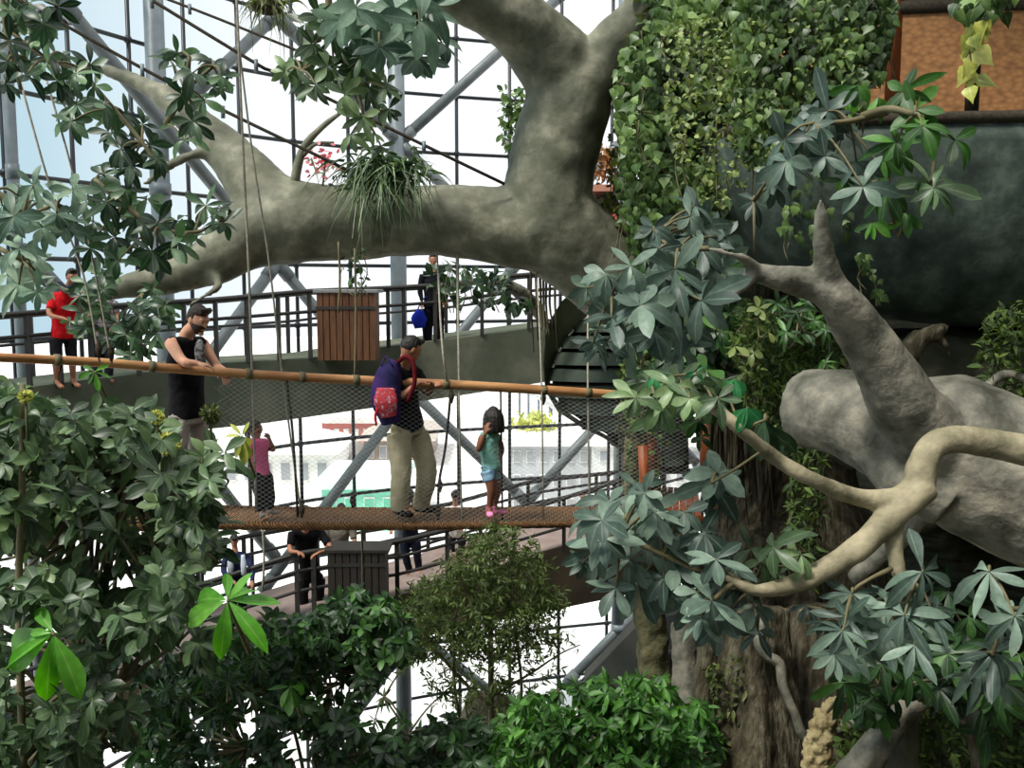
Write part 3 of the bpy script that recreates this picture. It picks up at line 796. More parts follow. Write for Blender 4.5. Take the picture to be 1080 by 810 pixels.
for px in (60, 160, 262, 318, 375, 470, 573, 620):
    y, Y = interp(RAIL, px); d = (at(px + 4, *interp(RAIL, px + 4)) - at(px - 4, *interp(RAIL, px - 4)))
    b = MB(); b.tube([at(px, y, Y) - d * .4, at(px, y, Y) + d * .4], 0.05, seg=12, smooth=1); b.build('lashing', M['stem'], br)
DW = 0.6
n = 104
dx = [-420 + 1110 * i / (n - 1) for i in range(n)]
near = [at(x, *interp(DECK, x)) for x in dx]
far = [p + Vector((-.12, DW, 0.0)) for p in near]
rr = random.Random(3)
b = MB(); b.slab([[p + Vector((0, 0, .0)), p + Vector((0, 0, -.06)), q + Vector((0, 0, -.06)), q, (p + q) / 2 + Vector((0, 0, .012 * math.sin(i * .9)))] for i, (p, q) in enumerate(zip(near, far))])
b.build('deck', M['coir'], br, smooth=False)
for nm, src in (('edge_rope', near), ('edge_rope', far)):
    b = MB()
    for ph in range(3):
        b.tube([p + Vector((0, .014 * math.cos(i * 1.9 + ph * 2.09), -.025 + .014 * math.sin(i * 1.9 + ph * 2.09))) for i, p in enumerate(src)], .032, seg=7, smooth=2)
    b.build(nm, M['coir'], br)
# netting between deck and handrail, woven of fine cord
b = MB()
x0, x1 = 226, 742
def netpt(px, v):
    a = at(px, *interp(DECK, px)); c_ = at(min(px, 742), *interp(RAIL, px))
    p = a.lerp(c_, v); p.y -= 0.02 + .05 * math.sin(math.pi * v); return p
slope = 62.0
for s in (1, -1):
    k = x0 - slope * 2
    k = x0 - 240
    while k < x1 + 240:
        pts = []
        for j in range(11):
            v = j / 10; px = k + s * (v * 240 - (0 if s > 0 else -240) * 0)
            if s < 0: px = k + 240 - v * 240
            if x0 <= px <= x1: pts.append(netpt(px, v))
        if len(pts) > 1: b.tube(pts, 0.0013, seg=3, smooth=1, cap=False)
        k += 7.5
b.build('netting', M['net'], br)
ROPES = [([(248, -40, 8.4), (256, 150, 8.4), (262, 275, 8.4), (266, 395, 8.45), (270, 540, 8.5)], .011, 'rope'), ([(251, 40, 8.4), (266, 160, 8.5), (283, 270, 8.5), (298, 398, 8.6), (318, 545, 8.6)], .009, 'rope'),
         ([(302, 398, 8.6), (309, 460, 8.6), (314, 545, 8.6)], .012, 'rope_dark'), ([(461, 268, 10.5), (466, 360, 9.2), (472, 406, 9.2)], .011, 'rope'), ([(476, 408, 9.2), (470, 470, 9.2), (463, 510, 9.2), (462, 548, 9.2)], .013, 'rope_dark'),
         ([(482, 268, 10.5), (484, 407, 9.25), (486, 510, 9.25), (488, 548, 9.3)], .011, 'rope'), ([(566, 285, 10.6), (571, 400, 9.5), (573, 548, 9.5)], .009, 'rope'), ([(620, 318, 10.7), (620, 414, 9.7), (622, 548, 9.7)], .011, 'rope'),
         ([(20, 80, 7.6), (53, 197, 7.6), (88, 290, 7.7), (105, 382, 7.7)], .009, 'rope'), ([(45, 70, 7.7), (77, 183, 7.7), (100, 285, 7.8), (118, 384, 7.8)], .009, 'rope'),
         ([(528, 408, 9.35), (529, 480, 9.4), (530, 548, 9.4)], .010, 'rope_dark'), ([(652, 415, 9.8), (655, 548, 9.8)], .012, 'rope_dark')]
for pts, rad, mm in ROPES:
    b = MB(); b.tube([at(*p) for p in pts], rad, seg=6, smooth=4); b.build('hanger_rope', M[mm], br)
b = MB()
for x, y, Y in ((476, 418, 9.2), (464, 512, 9.2), (462, 540, 9.2), (318, 538, 8.6), (104, 368, 7.7), (117, 372, 7.8), (573, 420, 9.5), (372, 528, 8.9)):
    p = at(x, y, Y); b = MB(); b.tube([p - Vector((0, 0, .07)), p, p + Vector((0, 0, .07))], [.012, .03, .012], seg=8, smooth=3); b.build('toggle', M['rope_dark'], br)

CB = [([(130, -20, 9.6), (160, 0, 9.6), (270, 67, 9.7), (297, 80, 9.8), (447, 153, 10), (532, 194, 10.3)], 'brown cable sagging from the top left down to the tree fork'),
      ([(20, -5, 9.4), (40, 10, 9.4), (150, 72, 9.6), (235, 116, 9.7), (370, 181, 9.9), (402, 197, 10.1)], 'brown cable running below it from the left to the grassy tuft'),
      ([(95, -30, 12), (200, 8, 12), (330, 60, 12), (420, 96, 12)], 'thin high cable behind the broad leaves at the top')]
for pts, lab in CB:
    b = MB(); b.tube([at(*p) for p in pts], .017, seg=6, smooth=4)
    c = thing('suspension_cable', at(*pts[0]), lab, 'cable', 'overhead cables'); b.build('cable_line', M['rope_dark'], c)
    for p in pts[1:-1]:
        q = at(*p); b = MB(); b.tube([q + Vector((0, 0, .04)), q - Vector((0, 0, .08))], .022, seg=8, smooth=1); b.build('clamp', M['steel'], c)
for x, y0, y1, Y, lab in ((381, 548, 658, 9.6, 'thin brown rope hanging in front of the dark bin'), (277, 555, 622, 9.6, 'pale rope hanging below the deck near the boy'),
                          (374, 262, 402, 10, 'yellowish rope hanging in front of the brown box'), (357, 255, 330, 10, 'short root hanging from the limb left of the brown box')):
    b = MB(); b.tube([at(x, y0, Y), at(x + 1.5, (y0 + y1) / 2, Y), at(x, y1, Y)], .012, seg=6, smooth=4); tag(b.build('hanging_rope', M['rope'] if 'pale' in lab else M['stem'], None), lab, 'rope')
# ------------------------------------------------------------------ people
SKIN = {'light': mat('light_skin', (196, 142, 114), (208, 156, 128), 8, rough=.55), 'tan': mat('tan_skin', (150, 100, 74), (166, 114, 86), 8, rough=.55), 'brown': mat('brown_skin', (112, 70, 50), (128, 82, 60), 8, rough=.55)}
HAIRM = mat('black_hair', (18, 15, 14), (32, 27, 24), 40, rough=.5, stretch=(1, 1, .2), bump=.4)
HAIRB = mat('dark_brown_hair', (36, 26, 20), (54, 40, 30), 40, rough=.5, stretch=(1, 1, .2), bump=.4)
EYE = mat('eye_white', (225, 220, 212), rough=.3); PUP = mat('dark_iris', (28, 18, 12), rough=.3)
def cloth(name, a, b_=None, sc=9):
    return mat(name, a, b_ or tuple(max(0, v - 14) for v in a), sc, rough=.9, spec=.15, bump=.5, bscale=14, bdist=.015)

def head_parts(face, up, s):
    f = Vector(face).normalized(); u = Vector(up); u = (u - f * u.dot(f)).normalized(); r_ = f.cross(u)
    return Matrix((r_, f, u)).transposed()   # columns: right, forward, up

def person(label, loc_px, J, skin, face, s=1.0, hair='short', hairm=None, top=None, sleeves='short', bottom=None, legs='long', shoe=None,
           vox=0.011, up=(0, 0, 1), beard=False, hands=('l', 'r'), hidden_legs=False, extra=None, side=None, slim=1.0, name='person'):
    """J: joints as (px, py, depth): head chest neck pelvis; l/r: sh el wr hand; hip kn an toe"""
    P_ = {k: at(*v) for k, v in J.items()}
    root = thing(name, at(*loc_px), label, 'person')
    R = head_parts(face, up, s)
    b = MB()
    hd = P_['head']
    def skull(p, u):
        z = u.z
        if z < -0.1: p = Vector((p.x * (1 + 0.35 * z * 1.0), p.y * (1 + .12 * z) + .012 * s * -z, p.z * (1.0)))
        if u.y > .3 and z > 0.2: p.y -= .006 * s
        return p
    b.ball(hd, (.076 * s, .097 * s, .118 * s), rot=R, seg=20, rings=16, fn=skull)
    def h(x, y, z): return hd + R @ Vector((x * s, y * s, z * s))
    b.tube([h(0, .088, .022), h(0, .108, -.012), h(0, .112, -.024)], [.009 * s, .013 * s, .013 * s], seg=8, smooth=2)     # nose
    b.tube([h(-.024, .090, -.056), h(0, .100, -.055), h(.024, .090, -.056)], [.006 * s, .009 * s, .006 * s], seg=8, smooth=2)    # lips
    b.ball(h(0, .075, -.095), (.026 * s, .022 * s, .02 * s), rot=R)                                                          # chin
    b.tube([h(-.045, .082, .034), h(0, .092, .038), h(.045, .082, .034)], .010 * s, seg=8, smooth=2)                            # brow
    for e in (-1, 1): b.ball(h(e * .078, -.004, -.008), (.011 * s, .022 * s, .034 * s), rot=R, seg=10, rings=8)                # ears
    nk = P_['neck']; ch = P_['chest']; pv = P_['pelvis']
    b.tube([h(0, -.015, -.06), nk, nk.lerp(ch, .4)], [.052 * s, .056 * s, .07 * s], seg=12, smooth=3)
    sl, sr = P_['lsh'], P_['rsh']; hl, hr = P_['lhip'], P_['rhip']
    sdv = (sr - sl); sw = sdv.length / 2
    sdn = Vector(side).normalized() if side else (sdv.normalized() if sw > .05 else Vector((1, 0, 0)))
    tw = max(sw, .13 * s)
    def torso(b, g, lowcut=0):
        m_ = ch.lerp(pv, .55)
        pts = [nk.lerp(ch, .25), nk.lerp(ch, .55), ch, m_, pv]
        b.tube(pts, [(.075 * s + g), tw * .86 + g, .165 * s * slim + g, .140 * s * slim + g, .158 * s * slim + g], flat=[.065 * s + g, .085 * s + g, .112 * s * slim + g, .100 * s * slim + g, .112 * s * slim + g], side=sdn, seg=20, smooth=4)
        b.tube([sl, nk.lerp(ch, .45), sr], [.058 * s + g, .075 * s + g, .058 * s + g], seg=12, smooth=3)
    torso(b, 0)
    def limbt(b, ks, rs, g=0, upto=None):
        pts = [P_[k] for k in ks]
        b.tube(pts, [x * s + g for x in rs], seg=12, smooth=4)
    for e in 'lr':
        if e + 'el' in P_:
            limbt(b, [e + 'sh', e + 'el', e + 'wr'], [.052, .040, .026])
            wr = P_[e + 'wr']; hn = P_[e + 'hand']; d = (hn - wr).normalized() if (hn - wr).length > 1e-4 else Vector((0, 0, -1))
            pn = Vector(J.get(e + 'palm_dir', (0, 0, -1))) if False else Vector((0, 0, -1))
            sd_ = d.cross(pn); sd_ = sd_.normalized() if sd_.length > .2 else d.cross(Vector((0, 1, 0))).normalized()
            nn = sd_.cross(d).normalized()
            if nn.z > 0: nn = -nn
            pc = wr + d * .05 * s
            b.tube([wr, pc, wr + d * .095 * s], [.026 * s, .040 * s, .038 * s], flat=[.02 * s, .017 * s, .014 * s], side=sd_, seg=12, smooth=3)
            for k, (o_, L_) in enumerate(((-.029, .062), (-.010, .074), (.010, .070), (.028, .054))):
                b0 = wr + d * .085 * s + sd_ * o_ * s
                b.tube([b0, b0 + d * L_ * .5 * s + nn * .010 * s, b0 + d * L_ * .8 * s + nn * .032 * s, b0 + d * L_ * .82 * s + nn * .052 * s], [.0095 * s, .0090 * s, .0082 * s, .0068 * s], seg=7, smooth=2)
            tb = wr + d * .03 * s - sd_ * .034 * s
            b.tube([tb, tb + d * .03 * s - sd_ * .022 * s + nn * .01 * s, tb + d * .055 * s - sd_ * .024 * s + nn * .03 * s], [.013 * s, .0105 * s, .0085 * s], seg=7, smooth=2)
    for e in 'lr':
        limbt(b, [e + 'hip', e + 'kn', e + 'an'], [.085, .056, .038])
        an, to = P_[e + 'an'], P_[e + 'toe']
        b.tube([an, an.lerp(to, .35) - Vector((0, 0, .03 * s)), to], [.04 * s, .04 * s, .028 * s], seg=10, smooth=3)
    b.tube([hl, pv, hr], [.085 * s, .10 * s, .085 * s], seg=14, smooth=3)
    b.fuse('body', SKIN[skin], root, voxel=vox, smooth=2)
    # eyes
    for e in (-1, 1):
        e_ = MB(); q = MB()
        e_.ball(h(e * .031, .080, .014), .0105 * s, seg=10, rings=8); q.ball(h(e * .031, .0875, .013), .0068 * s, seg=8, rings=6)
        q.build('iris', PUP, e_.build('eye', EYE, root))
    # hair
    hm = hairm or HAIRM
    hb = MB()
    def cap(p, u):
        if u.y > .35 and u.z < .42: return p * .80
        if u.z < -.35: return p * .82
        return p
    hb.ball(h(0, -.010, .016), (.083 * s, .100 * s, .114 * s), rot=R, seg=26, rings=20, fn=cap)
    if hair == 'short': hb.tube([h(-.05, .05, .105), h(0, .072, .112), h(.05, .05, .105)], .026 * s, seg=8, smooth=3)
    if hair == 'bob':
        for k in range(13):
            a = math.radians(-215 + k * 250 / 12 + 0)
            x, y = .088 * math.cos(a), .095 * math.sin(a) - .01
            hb.tube([h(x * .7, y * .7, .07), h(x * 1.05, y * 1.05, 0), h(x * 1.22, y * 1.22, -.10), h(x * 1.3, y * 1.3, -.20)], [.035 * s, .036 * s, .034 * s, .022 * s], seg=8, smooth=3)
    if hair == 'pony':
        hb.tube([h(0, -.1, .03), h(0, -.14, -.03), h(0, -.12, -.12)], [.03 * s, .03 * s, .012 * s], seg=8, smooth=3)
    hb.fuse('hair', hm, root, voxel=.009, smooth=1, disp=((.005, .03) if hair == 'bob' else (.013, .025)))
    if beard:
        bb = MB()
        def jaw(p, u): return p if u.z < -.15 and u.y > -.25 else p * .8
        bb.ball(h(0, .006, -.004), (.0775 * s, .099 * s, .121 * s), rot=R, seg=24, rings=18, fn=lambda p, u: jaw(skull(p, u), u) * 1.0)
        bb.build('beard', HAIRB, root)
    if top:
        tb = MB(); g = .014
        pts_p = pv + (pv - ch).normalized() * .05 * s
        m_ = ch.lerp(pv, .55)
        tb.tube([nk.lerp(ch, .28), nk.lerp(ch, .55), ch, m_, pts_p], [.085 * s, tw * .86 + g, .165 * s * slim + g, .138 * s * slim + g, .152 * s * slim + g], flat=[.075 * s, .088 * s + g, .115 * s * slim + g, .108 * s * slim + g, .122 * s * slim + g], side=sdn, seg=22, smooth=4)
        tb.tube([sl, nk.lerp(ch, .42), sr], [.060 * s + g, .078 * s + g, .060 * s + g] if sleeves != 'none' else [.045 * s + g, .076 * s + g, .045 * s + g], seg=12, smooth=3)
        for e in 'lr':
            if e + 'el' not in P_: continue
            if sleeves == 'short': q1 = P_[e + 'sh'].lerp(P_[e + 'el'], .72); tb.tube([P_[e + 'sh'], q1], [.066 * s, .062 * s], seg=14, smooth=1)
            if sleeves == 'long': tb.tube([P_[e + 'sh'], P_[e + 'el'], P_[e + 'wr']], [.066 * s, .052 * s, .036 * s], seg=14, smooth=4)
        tb.fuse('top', top, root, voxel=.011, smooth=2, disp=(.012, .06))
    if bottom:
        bm = MB()
        k_ = {'long': 1.0, 'short': .78, 'brief': .42}[legs]
        bm.tube([hl, pv, hr], [.098 * s, .118 * s * slim, .098 * s], seg=14, smooth=3)
        bm.tube([pv + (ch - pv).normalized() * .09 * s, pv, (hl + hr) / 2], [.146 * s * slim, .158 * s * slim, .15 * s * slim], flat=[.112 * s * slim, .125 * s * slim, .12 * s * slim], side=sdn, seg=18, smooth=3)
        for e in 'lr':
            hp, kn, an = P_[e + 'hip'], P_[e + 'kn'], P_[e + 'an']
            if legs == 'long': bm.tube([hp, kn, an + (an - kn).normalized() * .03 * s], [(.106 if slim < 1.02 else .120) * s, (.078 if slim < 1.02 else .098) * s, (.066 if slim < 1.02 else .086) * s], seg=16, smooth=5)
            else: bm.tube([hp, hp.lerp(kn, k_ * .6), hp.lerp(kn, k_ + .12)], [.100 * s, .086 * s, .080 * s], seg=16, smooth=3)
        bm.fuse('trousers' if legs == 'long' else 'shorts', bottom, root, voxel=.012, smooth=2, disp=(.018, .09))
    if shoe:
        for e in 'lr':
            an, to = P_[e + 'an'], P_[e + 'toe']; d = (to - an); d.z = 0; d = d.normalized() if d.length > .01 else Vector((1, 0, 0))
            sb = MB(); z = min(to.z, an.z - .05 * s)
            base = Vector((an.x, an.y, z))
            sb.tube([base - d * .06 * s, base + d * .04 * s, base + d * .13 * s, base + d * .19 * s], [.036 * s, .044 * s, .046 * s, .030 * s], flat=[.035 * s, .04 * s, .032 * s, .022 * s], side=d.cross(Vector((0, 0, 1))), seg=14, smooth=3)
            sb.tube([base, an + Vector((0, 0, .01 * s))], [.045 * s, .046 * s], seg=12, smooth=1)
            sb.fuse('shoe', shoe, root, voxel=.01, smooth=2)
    if extra: extra(root, P_, h, s, R)
    return root

# man in the black sleeveless top, leaning on the handrail
def ex_tank(root, P_, h, s, R):
    b = MB(); c = P_['chest']
    m_ = mat('grey_print', (150, 150, 150), (60, 60, 62), 30, rough=.9, lo=.42, hi=.58)
    b.ball(at(211, 372, 8.44), (.05, .035, .12), seg=12, rings=10); b.build('chest_print', m_, root)
person('person in a black sleeveless top and light grey shorts leaning on the bamboo handrail', (200, 545, 8.6),
       dict(head=(209, 337, 8.55), neck=(197, 352, 8.6), chest=(196, 383, 8.65), pelvis=(197, 432, 8.7), rsh=(180, 362, 8.42), lsh=(213, 361, 8.82),
            rel=(193, 381, 8.12), rwr=(207, 383, 8.12), rhand=(222, 386, 8.15), lel=(228, 385, 8.75), lwr=(236, 390, 8.45), lhand=(241, 404, 8.3),
            rhip=(188, 446, 8.6), lhip=(207, 446, 8.8), rkn=(187, 490, 8.55), lkn=(209, 491, 8.8), ran=(188, 534, 8.6), lan=(208, 534, 8.8), rtoe=(200, 543, 8.5), ltoe=(222, 542, 8.7)),
       'light', (0.80, -0.52, -0.42), s=1.08, top=cloth('black_cotton', (27, 27, 30)), sleeves='none', bottom=cloth('light_grey_cotton', (176, 172, 164), (140, 136, 130), 4), legs='short',
       shoe=cloth('grey_shoe', (90, 90, 90)), beard=True, hairm=HAIRB, vox=.0095, extra=ex_tank, slim=1.08)
# man with backpack
def ex_pack(root, P_, h, s, R):
    bm = cloth('navy_purple_nylon', (24, 36, 62), (62, 40, 98), 5)
    pk = thing('backpack', at(408, 430, 8.9), 'navy and purple backpack with a red patterned panel worn by the man in khaki trousers', 'backpack')
    b = MB(); c = at(411, 415, 8.98)
    b.tube([at(418, 381, 8.95), at(410, 397, 8.92), at(407, 420, 8.9), at(413, 446, 8.92)], [.06, .13, .15, .10], flat=[.05, .10, .12, .08], side=(1, .45, 0), seg=18, smooth=4)
    b.fuse('pack_body', bm, pk, voxel=.015, smooth=3)
    b = MB(); b.tube([at(407, 409, 8.80), at(407, 424, 8.78), at(410, 440, 8.81)], [.09, .115, .08], flat=[.025, .035, .025], side=(1, .1, 0), seg=14, smooth=3)
    b.fuse('front_pocket', mat('red_white_pattern', (186, 44, 40), (206, 190, 196), 34, rough=.7, c3=(150, 50, 70), lo=.40, hi=.68), pk, voxel=.012, smooth=2)
    b = MB(); b.tube([at(420, 382, 8.9), at(428, 376, 8.86), at(436, 384, 8.85), at(437, 404, 8.85), at(430, 424, 8.88)], .022, seg=8, smooth=4); b.build('shoulder_strap', cloth('maroon_strap', (96, 24, 36)), pk)
    b = MB(); b.tube([at(414, 386, 8.86), at(407, 376, 8.88), at(402, 386, 8.86)], .008, seg=6, smooth=4); b.build('grab_loop', bm, pk)
    b = MB(); b.tube([at(402, 425, 8.78), at(396, 437, 8.76), at(397, 449, 8.76)], [.010, .014, .010], seg=8, smooth=3); b.build('dangling_tag', cloth('red_tag', (190, 40, 50)), pk)
person('person in khaki trousers and black top with a backpack, looking down from the rope bridge', (432, 540, 9.25),
       dict(head=(433, 368, 9.1), neck=(426, 386, 9.15), chest=(424, 412, 9.2), pelvis=(430, 446, 9.3), rsh=(415, 392, 9.0), lsh=(438, 392, 9.35),
            rel=(420, 418, 8.95), rwr=(441, 404, 8.98), rhand=(455, 401, 9.0), lel=(450, 414, 9.3), lwr=(458, 405, 9.12), lhand=(462, 403, 9.0),
            rhip=(421, 458, 9.2), lhip=(439, 457, 9.4), rkn=(423, 497, 9.15), lkn=(450, 497, 9.35), ran=(421, 534, 9.2), lan=(444, 531, 9.45), rtoe=(430, 541, 9.1), ltoe=(456, 536, 9.4)),
       'tan', (0.72, 0.45, -0.45), s=1.05, top=cloth('black_knit', (24, 25, 32)), sleeves='short', bottom=cloth('khaki_cotton', (194, 184, 152), (168, 156, 124), 5), legs='long',
       shoe=cloth('dark_shoe', (34, 30, 28)), vox=.0105, extra=ex_pack, slim=1.05)
# girl in teal
person('child with black bob, mint top, denim shorts and pink shoes on the bridge', (520, 545, 9.35),
       dict(head=(520, 439, 9.35), neck=(517, 456, 9.35), chest=(515, 469, 9.35), pelvis=(518, 490, 9.35), rsh=(509, 461, 9.26), lsh=(524, 461, 9.45),
            rel=(505, 474, 9.2), rwr=(512, 457, 9.12), rhand=(514, 447, 9.15), lel=(529, 474, 9.45), lwr=(526, 486, 9.4), lhand=(525, 493, 9.36),
            rhip=(514, 497, 9.3), lhip=(521, 496, 9.42), rkn=(518, 516, 9.27), lkn=(525, 514, 9.42), ran=(516, 535, 9.3), lan=(521, 534, 9.42), rtoe=(517, 543, 9.2), ltoe=(532, 540, 9.38)),
       'brown', (-0.35, 0.85, -0.05), s=.80, hair='bob', top=cloth('mint_cotton', (150, 206, 190), (120, 180, 168), 12), sleeves='none', bottom=cloth('pale_denim', (120, 158, 186), (150, 184, 204), 10), legs='brief',
       shoe=cloth('pink_shoe', (224, 96, 150), (236, 150, 190), 9), vox=.0095, slim=.80)
# small girl in pink
person('small child in a pink top and dark leggings standing on the bridge deck', (278, 545, 8.6),
       dict(head=(269, 452, 8.65), neck=(271, 464, 8.65), chest=(273, 476, 8.65), pelvis=(275, 497, 8.65), rsh=(264, 468, 8.58), lsh=(281, 468, 8.75),
            rel=(262, 480, 8.5), rwr=(266, 490, 8.45), rhand=(268, 497, 8.42), lel=(288, 474, 8.72), lwr=(284, 463, 8.6), lhand=(281, 456, 8.55),
            rhip=(270, 503, 8.6), lhip=(280, 502, 8.72), rkn=(274, 521, 8.55), lkn=(284, 519, 8.72), ran=(276, 537, 8.6), lan=(285, 535, 8.72), rtoe=(277, 544, 8.5), ltoe=(294, 541, 8.65)),
       'tan', (0.7, 0.5, -0.1), s=.66, hair='pony', hairm=HAIRB, top=cloth('hot_pink_cotton', (238, 112, 164), (224, 92, 146), 9), sleeves='short', bottom=cloth('charcoal_cotton', (38, 40, 46)), legs='long',
       shoe=cloth('grey_white_shoe', (150, 150, 148)), vox=.0095, slim=.8)
# man in red on the upper ramp
def ex_red(root, P_, h, s, R):
    b = MB(); b.tube([at(63, 300, 14.15), at(71, 306, 13.95), at(80, 299, 14.2)], .05, seg=8, smooth=3); b.build('collar', cloth('dark_collar', (40, 44, 58)), root)
person('person in a red polo shirt and dark shorts behind the upper ramp railing', (68, 407, 14.3),
       dict(head=(76, 292, 14.15), neck=(72, 304, 14.2), chest=(67, 325, 14.25), pelvis=(66, 352, 14.3), rsh=(56, 314, 14.2), lsh=(82, 313, 14.35),
            rel=(52, 331, 14.0), rwr=(68, 336, 13.85), rhand=(78, 341, 13.82), lel=(92, 333, 14.2), lwr=(84, 340, 13.9), lhand=(77, 346, 13.82),
            rhip=(59, 358, 14.25), lhip=(74, 358, 14.4), rkn=(59, 380, 14.2), lkn=(76, 380, 14.4), ran=(60, 402, 14.3), lan=(77, 401, 14.45), rtoe=(66, 408, 14.0), ltoe=(84, 407, 14.2)),
       'tan', (0.62, -0.70, -0.25), s=1.02, top=cloth('red_cotton', (206, 28, 34), (180, 18, 26), 6), sleeves='short', bottom=cloth('black_cotton_shorts', (34, 34, 38)), legs='short',
       shoe=cloth('black_shoe', (30, 30, 30)), vox=.013, extra=ex_red)
# visitor partly hidden by the pale cables
person('visitor in a pale patterned top beside the person in red, half hidden by ropes', (104, 407, 14.9),
       dict(head=(110, 300, 14.9), neck=(110, 311, 14.9), chest=(110, 327, 14.9), pelvis=(109, 352, 14.9), rsh=(99, 319, 14.85), lsh=(120, 319, 14.95),
            rel=(94, 334, 14.7), rwr=(98, 344, 14.5), rhand=(102, 349, 14.4), lel=(124, 335, 14.8), lwr=(120, 345, 14.55), lhand=(115, 350, 14.4),
            rhip=(103, 358, 14.9), lhip=(115, 358, 14.95), rkn=(103, 378, 14.9), lkn=(115, 378, 14.95), ran=(103, 397, 14.9), lan=(115, 397, 14.95), rtoe=(106, 402, 14.7), ltoe=(119, 402, 14.7)),
       'tan', (0.1, -1, -0.2), s=.95, hair='bob', top=cloth('pale_print_cotton', (190, 184, 182), (90, 86, 92), 18), sleeves='short', bottom=cloth('dark_slate_cotton', (40, 44, 52)), legs='long', shoe=cloth('slate_shoe', (40, 40, 40)), vox=.016)
# upper ramp, dark clothes with blue bag
def ex_blue(root, P_, h, s, R):
    t = thing('shoulder_bag', at(443, 336, 17.6), 'bright blue bag held by the person in dark clothes on the upper ramp', 'bag')
    b = MB(); b.tube([at(443, 327, 17.6), at(442, 336, 17.6), at(443, 346, 17.6)], [.07, .15, .10], flat=[.04, .07, .05], side=(1, 0, 0), seg=14, smooth=3); b.build('bag_body', cloth('blue_nylon', (36, 56, 176)), t)
    b = MB(); b.tube([at(440, 328, 17.6), at(445, 317, 17.65), at(452, 312, 17.7)], .012, seg=6, smooth=3); b.build('bag_strap', cloth('blue_strap', (30, 44, 120)), t)
person('person in black clothes standing behind the upper ramp railing right of the column', (457, 366, 17.8),
       dict(head=(457, 274, 17.8), neck=(457, 284, 17.8), chest=(457, 300, 17.8), pelvis=(457, 321, 17.8), rsh=(446, 290, 17.75), lsh=(468, 290, 17.85),
            rel=(443, 305, 17.7), rwr=(445, 317, 17.65), rhand=(445, 323, 17.65), lel=(471, 305, 17.8), lwr=(470, 317, 17.75), lhand=(469, 323, 17.7),
            rhip=(452, 326, 17.8), lhip=(462, 326, 17.85), rkn=(451, 343, 17.8), lkn=(463, 343, 17.85), ran=(451, 359, 17.8), lan=(463, 358, 17.85), rtoe=(448, 364, 17.6), ltoe=(466, 363, 17.6)),
       'tan', (0.2, -1, -0.1), s=1.0, top=cloth('black_wool', (22, 23, 28)), sleeves='long', bottom=cloth('black_denim', (24, 26, 34)), legs='long', shoe=cloth('black_boot', (20, 20, 22)), vox=.018, extra=ex_blue, slim=1.15)
# lower ramp people
def ex_boy(root, P_, h, s, R):
    for x in (242, 256):
        b = MB(); b.tube([at(x, 585, 14.72), at(x + 1, 596, 14.68), at(x + 1, 606, 14.7)], [.03, .05, .04], flat=[.03, .03, .03], side=(1, 0, 0), seg=10, smooth=3); b.build('jacket_panel', cloth('white_panel_%d' % x, (196, 204, 214)), root)
person('child in a navy and white jacket behind the leaves on the lower ramp', (250, 662, 14.9),
       dict(head=(247, 570, 14.9), neck=(248, 581, 14.9), chest=(250, 594, 14.9), pelvis=(250, 617, 14.9), rsh=(239, 588, 14.8), lsh=(261, 588, 15),
            rel=(236, 602, 14.6), rwr=(244, 612, 14.4), rhand=(250, 615, 14.3), lel=(266, 602, 14.8), lwr=(266, 613, 14.5), lhand=(266, 620, 14.4),
            rhip=(245, 624, 14.9), lhip=(256, 624, 15), rkn=(245, 643, 14.9), lkn=(256, 643, 15), ran=(245, 660, 14.9), lan=(256, 660, 15), rtoe=(247, 666, 14.7), ltoe=(258, 666, 14.8)),
       'tan', (0.3, -0.8, -0.55), s=.88, top=cloth('navy_white_nylon', (26, 34, 60), (40, 50, 84), 7, ), sleeves='long', bottom=cloth('navy_trouser', (28, 30, 42)), legs='long', shoe=cloth('navy_shoe', (40, 40, 44)), vox=.015, extra=ex_boy)
person('person in all black leaning on the lower railing beside the dark bin', (325, 655, 15.2),
       dict(head=(322, 541, 15.0), neck=(322, 554, 15.1), chest=(323, 575, 15.3), pelvis=(327, 604, 15.5), rsh=(308, 562, 15.1), lsh=(339, 562, 15.2),
            rel=(306, 580, 14.9), rwr=(314, 582, 14.8), rhand=(320, 585, 14.75), lel=(348, 578, 15.0), lwr=(336, 583, 14.8), lhand=(330, 586, 14.75),
            rhip=(320, 611, 15.5), lhip=(336, 611, 15.6), rkn=(320, 630, 15.5), lkn=(337, 630, 15.6), ran=(321, 648, 15.6), lan=(338, 647, 15.7), rtoe=(320, 654, 15.4), ltoe=(340, 653, 15.4)),
       'tan', (-0.1, -0.85, -0.5), s=1.05, top=cloth('black_shirt_cotton', (22, 20, 24)), sleeves='short', bottom=cloth('black_trouser_cotton', (26, 24, 26)), legs='long', shoe=cloth('black_lace_shoe', (22, 22, 22)), vox=.015)
person('person in a grey shirt behind the dark bin on the lower ramp', (358, 628, 16.4),
       dict(head=(360, 538, 16.2), neck=(359, 549, 16.3), chest=(358, 564, 16.3), pelvis=(358, 588, 16.4), rsh=(346, 556, 16.3), lsh=(371, 556, 16.35),
            rel=(343, 573, 16.2), rwr=(350, 582, 16.0), rhand=(355, 584, 15.9), lel=(374, 573, 16.2), lwr=(368, 582, 16.0), lhand=(363, 584, 15.9),
            rhip=(352, 594, 16.4), lhip=(364, 594, 16.45), rkn=(352, 611, 16.4), lkn=(364, 611, 16.45), ran=(352, 627, 16.5), lan=(364, 627, 16.5), rtoe=(352, 632, 16.3), ltoe=(366, 632, 16.3)),
       'tan', (0.3, -0.9, -0.2), s=.98, top=cloth('grey_shirt_cotton', (112, 106, 96)), sleeves='short', bottom=cloth('grey_trouser', (50, 50, 54)), legs='long', shoe=cloth('grey_lace_shoe', (40, 40, 40)), vox=.017)
